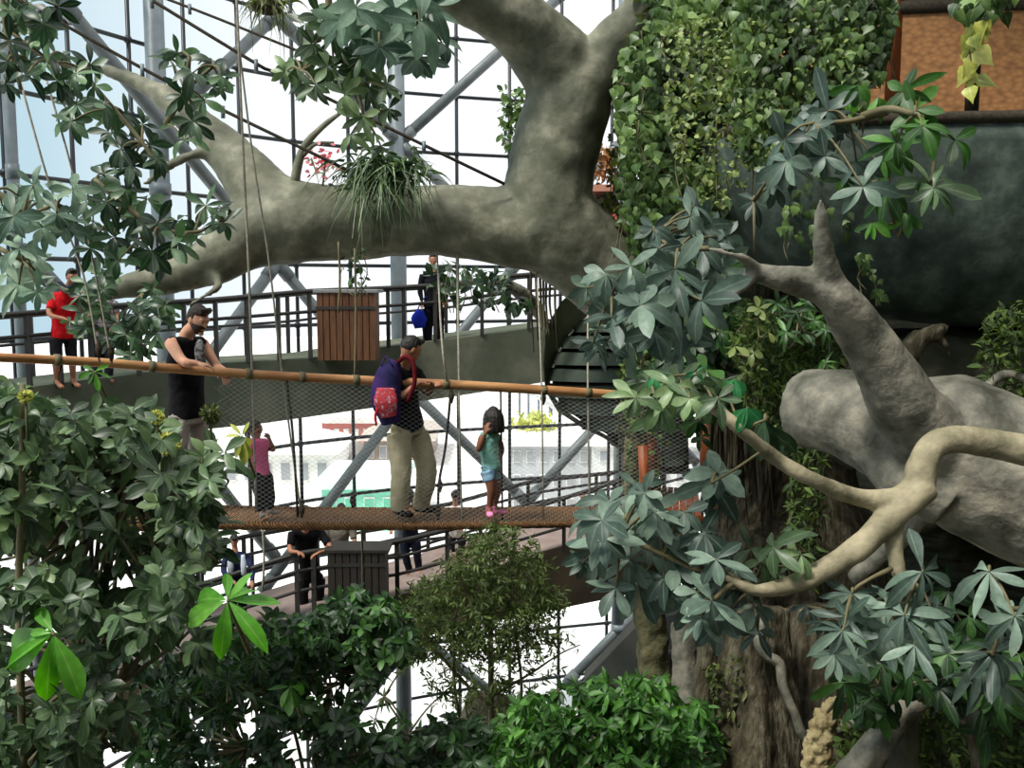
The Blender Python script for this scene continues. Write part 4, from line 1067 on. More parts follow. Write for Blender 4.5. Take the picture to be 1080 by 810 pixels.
person('dark haired child in dark clothes on the lower ramp behind the khaki legs', (432, 607, 16.6),
       dict(head=(430, 521, 16.3), neck=(430, 532, 16.3), chest=(431, 545, 16.4), pelvis=(433, 566, 16.5), rsh=(421, 538, 16.3), lsh=(442, 537, 16.4),
            rel=(416, 548, 16.1), rwr=(414, 557, 15.9), rhand=(412, 562, 15.8), lel=(447, 545, 16.1), lwr=(449, 553, 15.9), lhand=(450, 558, 15.8),
            rhip=(427, 571, 16.5), lhip=(438, 571, 16.5), rkn=(428, 587, 16.5), lkn=(440, 586, 16.5), ran=(432, 602, 16.6), lan=(442, 600, 16.6), rtoe=(430, 606, 16.4), ltoe=(444, 605, 16.4)),
       'tan', (-0.1, -0.95, -0.2), s=.92, hair='bob', top=cloth('slate_cotton', (34, 38, 50)), sleeves='short', bottom=cloth('dark_denim', (30, 36, 52)), legs='long', shoe=cloth('dark_canvas_shoe', (30, 30, 34)), vox=.015)
person('person in a white shirt on the lower ramp, left of the mint dressed child', (480, 592, 17.2),
       dict(head=(480, 523, 17.2), neck=(480, 532, 17.2), chest=(481, 545, 17.2), pelvis=(481, 562, 17.3), rsh=(471, 538, 17.2), lsh=(491, 538, 17.2),
            rel=(468, 548, 17.1), rwr=(472, 556, 16.9), rhand=(476, 558, 16.8), lel=(494, 548, 17.1), lwr=(490, 556, 16.9), lhand=(486, 558, 16.8),
            rhip=(476, 566, 17.3), lhip=(487, 566, 17.3), rkn=(476, 578, 17.3), lkn=(487, 578, 17.3), ran=(476, 589, 17.3), lan=(487, 588, 17.3), rtoe=(476, 594, 17.1), ltoe=(488, 594, 17.1)),
       'tan', (0.5, 0.85, -0.1), s=.88, top=cloth('white_cotton', (210, 206, 200)), sleeves='short', bottom=cloth('dark_grey_trouser', (44, 44, 48)), legs='long', shoe=cloth('ash_shoe', (50, 50, 50)), vox=.017)
person('person at the far bend of the lower ramp behind the railing, in dull grey clothes', (612, 560, 18.5),
       dict(head=(614, 523, 18.8), neck=(614, 531, 18.8), chest=(614, 541, 18.8), pelvis=(614, 552, 18.8), rsh=(606, 535, 18.8), lsh=(622, 535, 18.8),
            rhip=(610, 555, 18.8), lhip=(618, 555, 18.8), rkn=(610, 563, 18.8), lkn=(618, 563, 18.8), ran=(610, 571, 18.8), lan=(618, 571, 18.8), rtoe=(610, 574, 18.6), ltoe=(618, 574, 18.6)),
       'tan', (0.0, -1, -0.1), s=.72, top=cloth('dim_grey_cotton', (92, 98, 92)), sleeves='none', bottom=cloth('dim_trouser', (50, 50, 50)), legs='long', vox=.02)
# ------------------------------------------------------------------ the street outside the glass
def gz(px, py):
    """ground point seen at a pixel"""
    p = at(px, py, 1.0) - CAM; k = -CAM.z / p.z; return CAM + p * k
def house(name, label, px0, px1, base_y, top_y, depth, wall, roofm, roof='flat', rows_=2, cols_=5, winm=None):
    A, B = gz(px0, base_y), gz(px1, base_y); H = at(px0, top_y, A.y).z
    c = (A + B) / 2; Wd = (B - A).length
    root = thing(name, (c.x, c.y, 0), label, 'building')
    b = MB(); b.box((c.x, c.y + depth / 2, H / 2), (Wd, depth, H)); b.build('wall', wall, root, smooth=False)
    b = MB()
    if roof == 'flat': b.box((c.x, c.y + depth / 2, H + .2), (Wd + .6, depth + .6, .4))
    else:
        x0, x1, y0, y1 = c.x - Wd / 2 - .5, c.x + Wd / 2 + .5, c.y - .5, c.y + depth + .5
        hr_ = Wd * .22; mx_, my_ = (x0 + x1) / 2, (y0 + y1) / 2
        b.add([(x0, y0, H), (x1, y0, H), (x1, y1, H), (x0, y1, H), (mx_, my_, H + hr_)], [(0, 1, 4), (1, 2, 4), (2, 3, 4), (3, 0, 4), (3, 2, 1, 0)])
    b.build('roof', roofm, root, smooth=False)
    wm = winm or M['win']
    for i in range(cols_):
        for j in range(rows_):
            x = c.x - Wd / 2 + (i + .5) * Wd / cols_; z = (j + .55) * H / rows_
            b = MB(); b.box((x, c.y - .02, z), (Wd / cols_ * .56, .10, H / rows_ * .5)); wf = b.build('window', wh, root, smooth=False); b = MB(); b.box((x, c.y - .06, z), (Wd / cols_ * .48, .10, H / rows_ * .42)); b.build('pane', wm, wf, smooth=False)
    return root
M['win'] = mat('grey_window', (150, 152, 156), rough=.3)  # one even grey for the window panes
wh = mat('white_render', (238, 236, 232), (228, 224, 218), .4, rough=.9)
house('pavilion', 'white pavilion with a pyramid roof seen through the net left of the backpack', 235, 350, 520, 478, 6, wh, mat('white_roof_sheet', (232, 232, 232), (218, 218, 218), 1), 'pyr', 1, 6)
house('shop_block', 'low block with a red fascia seen through the net below the upper ramp', 340, 402, 476, 446, 8, mat('coral_render', (214, 120, 112), (226, 150, 140), .5, rough=.9), wh, 'flat', 1, 6, wh)
house('brown_shed', 'brown shed beside the backpack beyond the glass', 384, 452, 492, 464, 8, mat('brown_render', (150, 134, 124), (170, 154, 142), .5), mat('tan_roof', (190, 178, 166)), 'pyr', 1, 5)
house('site_cabin', 'mint green cabin standing below the khaki legs beyond the glass', 340, 420, 560, 515, 5, mat('mint_paint', (120, 200, 170), (140, 214, 186), .3), mat('mint_white_roof', (214, 236, 226)), 'flat', 1, 4, mat('mint_shutter', (96, 176, 146)))
house('grey_office', 'grey building with window bands beyond the net right of the mint dressed child', 538, 622, 545, 470, 8, mat('grey_render', (170, 172, 174), (186, 188, 190), .5), wh, 'flat', 3, 6)
house('pale_office', 'pale office block beyond the glass under the spiral stair', 628, 740, 560, 470, 10, mat('pale_render', (206, 206, 204), (216, 214, 210), .5), wh, 'flat', 4, 7)
house('hangar', 'long grey roofed shed beyond the glass left of the backpack', 300, 372, 500, 486, 6, mat('hangar_wall', (176, 172, 166)), mat('grey_roof_sheet', (160, 154, 148)), 'pyr', 1, 6)
# slanting pale strips of road and a hoarding
hd_ = thing('covered_walkway', gz(590, 480), 'pale covered walkway slanting away beyond the glass under the spiral stair', 'walkway')
b = MB(); A, B = gz(560, 440), gz(640, 500); 
d = (B - A).normalized(); nn = Vector((-d.y, d.x, 0)) * 1.6
b.slab([[A - nn + Vector((0, 0, 3)), A + nn + Vector((0, 0, 3)), A + nn + Vector((0, 0, 3.3)), A - nn + Vector((0, 0, 3.3))], [B - nn + Vector((0, 0, 3)), B + nn + Vector((0, 0, 3)), B + nn + Vector((0, 0, 3.3)), B - nn + Vector((0, 0, 3.3))]])
b.build('canopy_sheet', mat('pale_grey_sheet', (186, 186, 184), (200, 200, 198), 1), hd_, smooth=False)
for k in range(6):
    for sgn in (-1, 1):
        q = A.lerp(B, (k + .5) / 6) + nn * .9 * sgn; b = MB(); b.tube([Vector((q.x, q.y, 0)), Vector((q.x, q.y, 3))], .1, seg=8, smooth=1); b.build('post', M['steel'], hd_)
# street tree with yellow green crown
q = gz(563, 530)
st_ = thing('street_tree', q, 'yellow green street tree with pale trunk beyond the glass beside the mint dressed child', 'tree')
b = MB(); b.tube([q, q + Vector((0, 0, 1.6)), q + Vector((.1, 0, 3.4))], [.28, .22, .15], seg=10, smooth=3); b.build('trunk', mat('pale_pink_bark', (214, 186, 170)), st_)
lv = Leaves('ellipse', 3, 77)
r = random.Random(77)
for i in range(900):
    p = q + Vector((0, 0, 4.0)) + Vector((r.gauss(0, .5), r.gauss(0, .5), r.gauss(0, .4)))
    lv.add(p, rdir(r), rdir(r, 1), .38, .2)
M['lf_yellow'] = leaf_mat('yellow_green_leaf', (150, 160, 70), (196, 200, 96), (222, 220, 130), (220, 220, 140))
lv.build('crown', M['lf_yellow'], st_)
# ------------------------------------------------------------------ foliage
M['lf_blue'] = leaf_mat('blue_green_leaf', (44, 61, 53), (80, 99, 87), (126, 147, 129), (130, 152, 134), rough=.45, spec=.4)
M['lf_dark'] = leaf_mat('dark_green_leaf', (26, 46, 30), (48, 74, 48), (98, 130, 88), (104, 134, 96), rough=.42, spec=.5)
M['lf_bush'] = leaf_mat('bush_leaf', (42, 60, 38), (76, 100, 66), (126, 150, 102), (126, 150, 108), rough=.42, spec=.5)
M['lf_bright'] = leaf_mat('fresh_leaf', (66, 124, 36), (90, 156, 50), (124, 186, 76), (150, 200, 100), rough=.4, trans=.4)
M['lf_vine'] = leaf_mat('vine_leaf', (36, 54, 26), (74, 102, 50), (128, 156, 88), (124, 150, 92), rough=.45)
M['lf_creeper'] = leaf_mat('creeper_leaf', (70, 84, 40), (112, 132, 66), (156, 170, 100), (150, 160, 100), rough=.5)
M['lf_dry'] = leaf_mat('dry_leaf', (120, 78, 44), (160, 112, 70), (190, 146, 100), (190, 146, 100), rough=.8)
M['lf_olive'] = leaf_mat('olive_leaf', (48, 58, 26), (76, 88, 40), (108, 118, 62), (110, 120, 70), rough=.6)
M['lf_deep'] = leaf_mat('deep_green_leaf', (24, 44, 24), (44, 76, 36), (84, 128, 58), (90, 130, 70), rough=.45)
M['lf_fern'] = leaf_mat('fern_leaf', (34, 62, 26), (60, 104, 40), (104, 160, 66), (100, 150, 70), rough=.5, trans=.3)
M['lf_moss'] = leaf_mat('moss_frond', (36, 50, 22), (62, 84, 34), (96, 120, 50), (90, 110, 50), rough=.8)
M['lf_pale'] = leaf_mat('pale_leaf', (62, 86, 70), (102, 128, 106), (146, 168, 144), (134, 160, 136), rough=.45, spec=.4)
M['lf_emerald'] = leaf_mat('emerald_leaf', (30, 92, 52), (44, 118, 66), (70, 146, 90), (100, 165, 115), rough=.35, trans=.3)
TOCAM = lambda p: (CAM - Vector(p)).normalized()

def whorl_plant(name, label, cat, spots, m, seed, L, W, n=(5, 8), stems=None, Y=7.0, Yj=.4, ang=82, sag=.3, group=None, up=.5, kind='obovate', stemmat='stem', fill=0, fillr=20):
    """spots: (px, py[, leaf length px[, depth]]) of each leaf whorl; stems: polylines (px, py, r px, depth)"""
    r = random.Random(seed)
    lv = Leaves(kind, 6, seed, fold=.10, droops=(.0, .2, .45, .75))
    root = thing(name, at(spots[0][0], spots[0][1], Y), label, cat, group)
    sb = MB()
    ext = list(spots)
    for i in range(fill):
        s_ = r.choice(spots); ext.append((s_[0] + r.gauss(0, fillr), s_[1] + r.gauss(0, fillr), (s_[2] if len(s_) > 2 and s_[2] else L) * r.uniform(.7, .95), (s_[3] if len(s_) > 3 else Y) + r.uniform(.15, .5)))
    for s_ in ext:
        yy = s_[3] if len(s_) > 3 else Y + r.uniform(-Yj, Yj)
        p = at(s_[0], s_[1], yy); l = (s_[2] if len(s_) > 2 and s_[2] else L) * yy / F
        ax = TOCAM(p) * r.uniform(.5, 1.0) + Vector((r.uniform(-.45, .45), 0, up + r.uniform(-.3, .4)))
        lv.whorl(p, ax, r.randint(*n), l, l * W / L, ang=ang, sag=sag * r.uniform(.5, 1.5))
        if stems:
            tgt = min((at(*q[:2], q[3]) for st in stems for q in st), key=lambda q: (q - p).length)
            if (tgt - p).length < 1.2:
                sb.tube([tgt, tgt.lerp(p, .5) + Vector((0, 0, .03)), p], [.012, .009, .006], seg=5, smooth=3)
        else:
            if s_ is ext[0]: bks = []
            bk = p - ax.normalized() * l * 1.1 + Vector((0, 0, .05 - .3 * l))
            sb.tube([bk, bk.lerp(p, .5) + Vector((0, 0, -.02)), p], [.010, .008, .005], seg=5, smooth=3)
            if bks:
                nb = min(bks, key=lambda q_: (q_ - bk).length); sb.tube([nb, nb.lerp(bk, .5) + Vector((0, .04, .02)), bk], .008, seg=5, smooth=3)
            bks.append(bk)
    if stems:
        for st in stems: limb(sb, st, seg=8)
    sb.build('stem', M[stemmat], root)
    lv.build('foliage', M[m], root)
    return root

# --- upper left, palmate leaves on thin branches
whorl_plant('umbrella_plant', 'dark leafy branch hanging in from the top left corner', 'plant',
    [(20, 20), (37, 43), (10, 43), (50, 67), (67, 57), (27, 80), (80, 78), (45, 25), (8, 65), (60, 85), (95, 68), (30, 5), (12, 12), (72, 95)], 'lf_dark', 11, 26, 8.5, Y=6.6,
    stems=[[(2, -10, 2.5, 6.6), (6, 30, 2.5, 6.6), (14, 62, 2.2, 6.6), (22, 95, 2, 6.6)], [(6, 30, 2, 6.6), (50, 62, 2, 6.6), (90, 75, 1.5, 6.6)]], fill=12, fillr=12)
whorl_plant('umbrella_plant', 'dark leafy clump over the pale limb, just right of the thick steel column', 'plant',
    [(203, 77, 34), (187, 57, 28), (225, 66, 30), (215, 105, 28), (178, 62, 24), (203, 128, 26), (195, 148, 24), (234, 80, 22), (192, 100, 26)], 'lf_dark', 12, 26, 8, Y=8.2,
    stems=[[(175, 130, 3, 8.5), (195, 95, 3, 8.3), (200, 60, 2, 8.2)], [(195, 95, 2, 8.3), (225, 70, 2, 8.2)]], fill=2, fillr=10)
whorl_plant('umbrella_plant', 'mid green clump between the top left branch and the pale limb', 'plant',
    [(110, 110, 32), (80, 110, 30), (133, 123), (157, 153, 28), (127, 157), (75, 128, 26), (100, 90, 24), (118, 140, 24), (140, 175, 24), (165, 168, 24), (113, 118, 24)], 'lf_dark', 13, 26, 8, Y=7.8,
    stems=[[(90, 80, 2.5, 7.8), (120, 115, 2.5, 7.8), (150, 150, 2, 7.8), (165, 175, 2, 7.8)]], fill=3, fillr=10)
whorl_plant('umbrella_plant', 'broad leaved clump hanging below the limb end at the left edge', 'plant',
    [(20, 207, 36), (15, 228, 36), (50, 213, 32), (77, 200, 28), (20, 262, 32), (33, 280, 34), (20, 300, 34), (45, 240, 30), (60, 225), (5, 245), (70, 240), (35, 195, 26), (8, 290, 34), (40, 308, 24)], 'lf_pale', 14, 30, 9, Y=6.4,
    stems=[[(-5, 200, 3, 6.4), (25, 225, 2.5, 6.4), (60, 215, 2, 6.4)], [(-5, 260, 3, 6.4), (25, 275, 2.5, 6.4)]], fill=4, fillr=10)
whorl_plant('umbrella_plant', 'dense clump hanging in the crook of the pale limb', 'plant',
    [(113, 213, 32), (133, 200), (143, 230, 30), (98, 235), (167, 235, 30), (187, 233), (217, 217, 24), (235, 235, 24), (180, 262, 30), (160, 265, 28), (205, 250, 26), (120, 250, 30), (147, 262), (90, 215), (110, 185), (155, 210), (188, 255), (228, 225, 22), (95, 262, 28), (125, 275, 24)], 'lf_dark', 15, 26, 8.5, Y=7.6,
    stems=[[(100, 190, 3, 7.6), (130, 215, 3, 7.6), (165, 240, 2.5, 7.6), (205, 245, 2, 7.6), (235, 232, 1.5, 7.6)]], fill=4, fillr=10)
whorl_plant('umbrella_plant', 'leafy clump under the limb between the two persons on the left', 'plant',
    [(133, 353, 24), (147, 333, 22), (167, 335, 22), (125, 340), (150, 362, 24), (138, 375, 22), (165, 352), (118, 358), (175, 322, 18), (155, 318, 18)], 'lf_dark', 16, 19, 6, Y=9.2,
    stems=[[(150, 310, 2, 9.6), (148, 340, 2, 9.3), (140, 370, 1.5, 9.2)]], fill=8, fillr=9)
whorl_plant('umbrella_plant', 'small clump in front of the person in red', 'plant',
    [(98, 318, 20), (88, 330, 20), (93, 300, 20), (105, 290, 22), (90, 345, 16), (110, 305, 20), (84, 312, 16)], 'lf_dark', 17, 20, 7, Y=9.0, fill=6, fillr=7)
# --- top centre
whorl_plant('umbrella_plant', 'large pale leaved clump hanging at the top left of the tree fork', 'plant',
    [(417, 10, 46), (443, 22, 48), (395, 22, 42), (425, 45, 44), (375, 8, 40), (455, 5, 42), (400, 50, 38), (360, 22, 36), (440, 60, 36)], 'lf_pale', 21, 42, 13, Y=6.2,
    stems=[[(480, -30, 4, 6.4), (440, 10, 3, 6.2), (400, 30, 2.5, 6.2), (370, 20, 2, 6.2)]], fill=7, fillr=14, sag=.55)
whorl_plant('umbrella_plant', 'mid green clump hanging down in front of the centre column', 'plant',
    [(337, 17, 30), (330, 47, 30), (350, 33), (310, 63, 30), (373, 73, 30), (380, 60), (390, 93, 28), (333, 90, 26), (318, 88, 26), (383, 123, 26), (370, 142, 24), (407, 93, 24), (360, 55), (345, 70, 28), (410, 115, 20), (365, 100, 28), (302, 75, 22), (322, 25, 30), (350, 5, 30), (395, 140, 16)], 'lf_bush', 22, 28, 8.5, Y=6.8,
    stems=[[(345, -15, 3, 6.8), (350, 40, 2.5, 6.8), (375, 90, 2, 6.8), (385, 130, 1.5, 6.8)], [(350, 40, 2, 6.8), (318, 75, 1.5, 6.8)]], fill=8, fillr=12, sag=.6)
# --- small plants on limb
def tuft(name, label, c, Y, n, Lpx, Wpx, m, seed, spread=(20, 10), out=1.0, upv=.8):
    r = random.Random(seed); lv = Leaves('blade', 6, seed, droops=(1.0, 1.6, 2.2), fold=.2)
    root = thing(name, at(*c, Y), label, 'plant')
    for i in range(n):
        p = at(c[0] + r.gauss(0, spread[0] * .5), c[1] + r.gauss(0, spread[1] * .5), Y + r.uniform(-.15, .15))
        a = r.uniform(0, 6.28); d = Vector((math.cos(a) * out, math.sin(a) * out - .2, upv + r.uniform(-.3, .4))).normalized()
        lv.add(p, d, Vector((-d.x * .5, -d.y * .5, 1)), Lpx * Y / F * r.uniform(.6, 1.2), Wpx * Y / F)
    lv.build('foliage', M[m], root)
    b = MB(); b.ball(at(c[0], c[1] + 4, Y), (.16, .12, .08), seg=12, rings=8); b.build('root_ball', M['bark_dark'], root)
    return root
tuft('grassy_epiphyte', 'grassy tuft perched on the horizontal limb', (404, 184), 10.0, 420, 31, 3.2, 'lf_bush', 31, (40, 20), .8, .4)
tuft('small_epiphyte', 'small dark tuft hanging at the top of the braces', (283, 3), 9.5, 70, 26, 3, 'lf_olive', 32, (20, 8), 1, .3)
r = random.Random(33)
def hanging_mass(name, label, poly, Y, n, kind, Lpx, m, seed, yj=.15, cat='plant', group=None, face=.6, W=.5, stems=0, stemm='stem', dp=(.1, .3, .5), grad=None, avoid=()):
    r = random.Random(seed); lv = Leaves(kind, 5 if kind == 'heart' else 4, seed, droops=dp)
    pts = scatter(poly, n, r, avoid)
    cx = sum(p[0] for p in poly) / len(poly); cy = sum(p[1] for p in poly) / len(poly)
    root = thing(name, at(cx, cy, Y), label, cat, group)
    for x, y in pts:
        yy = Y + r.uniform(-yj, yj); p = at(x, y, yy)
        if kind == 'heart': d = Vector((r.gauss(0, .45), -.25, -1 + r.gauss(0, .35))); up = TOCAM(p) + Vector((r.gauss(0, .35), 0, .5 + r.gauss(0, .35)))
        else: d = rdir(r, -.1); up = TOCAM(p) * face + rdir(r, .8)
        l = Lpx * yy / F * r.uniform(.6, 1.35)
        t = None if grad is None else grad(x, y) + r.uniform(-.3, .3)
        lv.add(p, d, up, l, l * W * r.uniform(.8, 1.2), t)
    lv.build('foliage', M[m], root)
    if stems:
        b = MB()
        ys = [p[1] for p in poly]
        for i in range(stems):
            x, y = r.choice(pts); y1 = min(max(ys), y + r.uniform(20, 70))
            b.tube([at(x, y, Y), at(x + r.uniform(-6, 6), (y + y1) / 2, Y + .05), at(x + r.uniform(-8, 8), y1, Y)], .006, seg=4, smooth=3)
        b.build('stem', M[stemm], root)
    return root
hanging_mass('hanging_plant', 'small leafy plant hanging on the glass side of the tree fork', [(530, 95), (550, 92), (553, 130), (545, 165), (532, 160), (528, 120)], 11.4, 190, 'ellipse', 9, 'lf_vine', 34, .2)
hanging_mass('hanging_plant', 'thin sprigs above the brown box under the limb', [(360, 262), (385, 262), (388, 300), (378, 312), (352, 306)], 10.2, 34, 'ellipse', 9, 'lf_dark', 35, .2, stems=6)
hanging_mass('hanging_plant', 'leafy sprays hanging under the limb in front of the upper ramp rail', [(452, 278), (500, 280), (548, 300), (560, 330), (520, 325), (480, 318), (455, 300)], 11.6, 170, 'obovate', 14, 'lf_dark', 36, .4, stems=12, W=.4)
# thin pale limb behind, right of the dark clothed person
b = MB(); limb(b, [(448, 303, 2, 12), (500, 297, 3.5, 12), (530, 298, 6, 12), (550, 310, 8, 12.1), (566, 326, 8, 12.3), (576, 345, 5, 12.5)], seg=10)
tag(b.fuse('dead_limb', M['root'], None, voxel=.03, smooth=2, disp=(.03, .1)), 'pale dead limb under the arch beside the spiral stair', 'branch')
b = MB()
for k in range(7):
    x = 560 + k * 4.3
    b.tube([at(x, 270, 11.9), at(x + 2 * math.sin(k), 320, 11.9), at(x + 3, 372 - (k % 3) * 12, 11.9)], [.02, .016, .008], seg=5, smooth=3)
tag(b.build('aerial_root_bundle', M['bark_dark'], None), 'bundle of thin aerial roots hanging left of the spiral stair', 'roots')
# red flowers
fl = thing('red_flower', at(343, 168, 10.4), 'pinkish red flower spray beyond the twig on the limb', 'flower')
lv = Leaves('ellipse', 3, 44); r = random.Random(44)
for i in range(70): 
    p = at(342 + r.gauss(0, 8), 168 + r.gauss(0, 8), 10.5 + r.uniform(-.1, .1)); lv.add(p, rdir(r), rdir(r, .5), .07, .045)
lv.build('blossom', leaf_mat('red_petal', (206, 96, 106), (224, 130, 138), (236, 170, 172), (236, 170, 172), trans=.5), fl)
b = MB(); b.tube([at(340, 198, 10.5), at(342, 182, 10.5), at(343, 168, 10.5)], .012, seg=5); b.build('stem', M['stem'], fl)

# --- vine curtain
VP = [(652, -25), (945, -25), (938, 40), (930, 100), (905, 125), (880, 150), (850, 170), (800, 200), (770, 238), (742, 262), (700, 272), (665, 262), (652, 215), (655, 140), (648, 100), (655, 55), (690, 5)]
hanging_mass('climbing_vine', 'dense curtain of small heart shaped vine leaves covering the trunk at the top', VP, 9.75, 3900, 'heart', 11, 'lf_vine', 41, .34, cat='vine', W=.85, stems=60,
             grad=lambda x, y: .55 + .35 * math.sin(x * .045 + y * .02) * math.sin(y * .05 + 1))
# backing of dead stems and small twigs
VR = [(775, -25), (950, -25), (940, 40), (925, 85), (905, 118), (878, 140), (852, 160), (835, 150), (800, 175), (775, 150)]
hanging_mass('climbing_vine', 'right part of the vine curtain hanging over the dark hull beside the bamboo screen', VR, 7.75, 2300, 'heart', 11, 'lf_vine', 141, .22, cat='vine', W=.85, stems=60, grad=lambda x, y: .5 + .35 * math.sin(x * .06 + y * .03) * math.sin(y * .05 + 2))
hanging_mass('small_leaved_creeper', 'fine light green creeper woven through the vine curtain', [(700, 20), (900, 20), (900, 100), (800, 180), (765, 220), (730, 220), (700, 120)], 7.7, 1500, 'ellipse', 7, 'lf_creeper', 142, .2, cat='vine', W=.6, stems=40)
hanging_mass('vine_undergrowth', 'brown dry twigs and dark small leaves behind the vine curtain', VP, 10.3, 2600, 'ellipse', 15, 'lf_olive', 42, .5, cat='vine', stems=160, stemm='bark_dark', W=.6)
whorl_plant('broad_vine', 'larger heart leaved vine on the left edge of the curtain', 'vine', [(675, 85, 17), (690, 60, 17), (668, 110, 16), (700, 30, 17), (680, 130, 15), (690, 165, 15), (712, 175, 16), (705, 120, 15), (660, 75, 15), (720, 60, 15), (780, 65, 18), (778, 115, 20), (797, 125, 20), (812, 20, 20), (845, 15, 20), (875, 10, 22), (820, 130, 20), (800, 175, 18), (790, 160, 16), (725, 15, 18), (750, 30, 15)],
            'lf_vine', 43, 17, 12, n=(3, 4), Y=9.35, Yj=.15, kind='heart', ang=70, sag=.6)
hanging_mass('trailing_vine', 'leafy vine trailing down over the dark hull below the palm leaves', [(860, 130), (930, 120), (925, 190), (905, 240), (880, 275), (850, 262), (818, 238), (842, 190)], 8.9, 300, 'heart', 10, 'lf_vine', 45, .25, cat='vine', W=.8, stems=26)
hanging_mass('trailing_vine', 'thin leaf string hanging to the gap beside the forked branch', [(905, 262), (916, 270), (926, 290), (936, 312), (930, 322), (918, 300), (903, 275)], 6.9, 34, 'heart', 8, 'lf_vine', 46, .05, cat='vine', W=.8, stems=4)
hanging_mass('trailing_vine', 'yellow green leaves trailing from the top beside the screen post', [(1018, 0), (1036, 5), (1036, 60), (1030, 95), (1018, 95), (1020, 45)], 7.2, 20, 'heart', 20, 'lf_yellow', 47, .1, cat='vine', W=.8, stems=4)
hanging_mass('trailing_vine', 'leafy fringe along the top edge above the bamboo screens', [(1005, -12), (1075, -12), (1060, 14), (1030, 20), (1010, 8)], 7.1, 34, 'heart', 18, 'lf_vine', 48, .2, cat='vine', W=.85, stems=6)
hanging_mass('trailing_vine', 'tangled vine climbing the slim mossy trunk at the rail end', [(655, 380), (700, 375), (705, 450), (695, 520), (662, 520), (655, 450)], 10.15, 420, 'ellipse', 9, 'lf_moss', 49, .3, cat='vine', stems=20)
hanging_mass('hanging_plant', 'brown green leaves left of the vine curtain beside the fork', [(640, 140), (662, 130), (668, 270), (655, 285), (632, 250), (634, 190)], 10.8, 210, 'ellipse', 9, 'lf_olive', 50, .25, stems=12)

# --- green mass between hull and mossy fern
hanging_mass('hanging_fern', 'yellow green ferny moss hanging under the forked branch', [(775, 320), (850, 322), (880, 340), (905, 365), (880, 395), (868, 440), (850, 480), (815, 480), (790, 430), (772, 370)], 8.6, 3000, 'lance', 11, 'lf_moss', 51, .5, W=.28, stems=40, cat='fern')
hanging_mass('hanging_fern', 'long ragged moss strands left of the grey root mass', [(838, 470), (868, 460), (868, 540), (856, 620), (838, 600), (832, 530)], 8.3, 620, 'lance', 12, 'lf_moss', 52, .3, W=.25, stems=40, stemm='bark_dark', cat='fern')
whorl_plant('shade_plant', 'glossy dark and yellow leaved plant under the fork of the grey branch', 'plant', [(800, 325, 18), (785, 345, 18), (810, 350, 16), (795, 372, 16), (775, 365, 18), (788, 392, 18)], 'lf_creeper', 53, 18, 7, n=(3, 5), Y=8.0, fill=0)
whorl_plant('shade_plant', 'dark spiky plant behind the fork of the grey branch', 'plant', [(840, 330, 26), (860, 345, 24), (830, 350, 24), (875, 350, 24), (820, 320, 22), (850, 318, 22)], 'lf_deep', 54, 24, 5, n=(7, 9), Y=7.7, fill=6, kind='lance')
whorl_plant('shade_plant', 'dark leafy mass behind the pale leaves at the middle right', 'plant', [(700, 350), (730, 360), (715, 385), (745, 390), (760, 350), (690, 390), (765, 400), (740, 420), (700, 300), (770, 330), (765, 290), (720, 330), (735, 445, 20)], 'lf_deep', 55, 30, 11, Y=8.8, fill=40, fillr=26)

# --- palmate clumps on the right
whorl_plant('umbrella_plant', 'big blue green leaves around the spike of the forked branch', 'plant',
    [(873, 117, 44), (827, 147, 38), (830, 170, 38), (910, 197, 40), (850, 140, 36), (890, 135, 34), (795, 212, 26), (815, 190, 28), (870, 165, 32), (903, 170, 32)], 'lf_blue', 61, 36, 12, Y=6.1,
    stems=[[(935, 118, 4, 6.3), (895, 128, 3, 6.2), (860, 130, 2, 6.1)], [(796, 270, 1.5, 6.1), (795, 212, 1.5, 6.1)]], fill=6, fillr=12, sag=.5)
whorl_plant('umbrella_plant', 'fresh green leaf cluster in front of the bamboo screen', 'plant',
    [(956, 95, 34), (973, 133, 40), (945, 150, 34), (965, 115, 34)], 'lf_fern', 62, 34, 11, Y=5.9, stems=[[(905, 125, 5, 6.3), (935, 115, 4, 6.1), (965, 120, 3, 5.9)]], fill=1, sag=.35)
whorl_plant('umbrella_plant', 'single star of drooping leaves against the dark hull', 'plant',
    [(982, 193, 46), (985, 198, 40)], 'lf_bush', 63, 40, 10, Y=5.9, n=(8, 9), stems=[[(975, 135, 2.5, 5.9), (985, 165, 2, 5.9), (982, 193, 2, 5.9)]], sag=.4)
whorl_plant('umbrella_plant', 'bright green drooping leaves below the vine beside the spike', 'plant',
    [(905, 90, 30), (895, 105, 28), (932, 165, 34), (935, 205, 36), (890, 190, 30), (920, 235, 24)], 'lf_fern', 64, 30, 9, Y=6.5, n=(4, 6), fill=2, sag=1.0)
whorl_plant('umbrella_plant', 'blue green clump where the big limb meets the vines', 'plant',
    [(740, 240, 36), (703, 247, 34), (740, 262, 40), (720, 262, 34), (712, 284, 46), (695, 262, 34), (755, 285, 36), (765, 250, 26), (690, 240, 26), (728, 228, 30)], 'lf_blue', 65, 36, 11.5, Y=6.0,
    stems=[[(748, 262, 3, 5.8), (715, 262, 2.5, 5.9), (690, 250, 2, 6)]], fill=7, fillr=14, sag=.35)
whorl_plant('umbrella_plant', 'broad leaved clump covering the top of the spiral stair', 'plant',
    [(650, 307, 44), (675, 322, 50), (640, 290, 36), (660, 345, 44), (740, 317, 52), (700, 320, 46), (645, 335, 40), (665, 280, 36), (690, 350, 44), (640, 360, 36), (720, 345, 44), (715, 300, 40)], 'lf_blue', 66, 44, 14, Y=5.7,
    stems=[[(755, 316, 3, 5.7), (720, 318, 2.5, 5.7), (675, 322, 2.5, 5.7), (645, 310, 2, 5.7)]], fill=7, fillr=16, sag=.45)
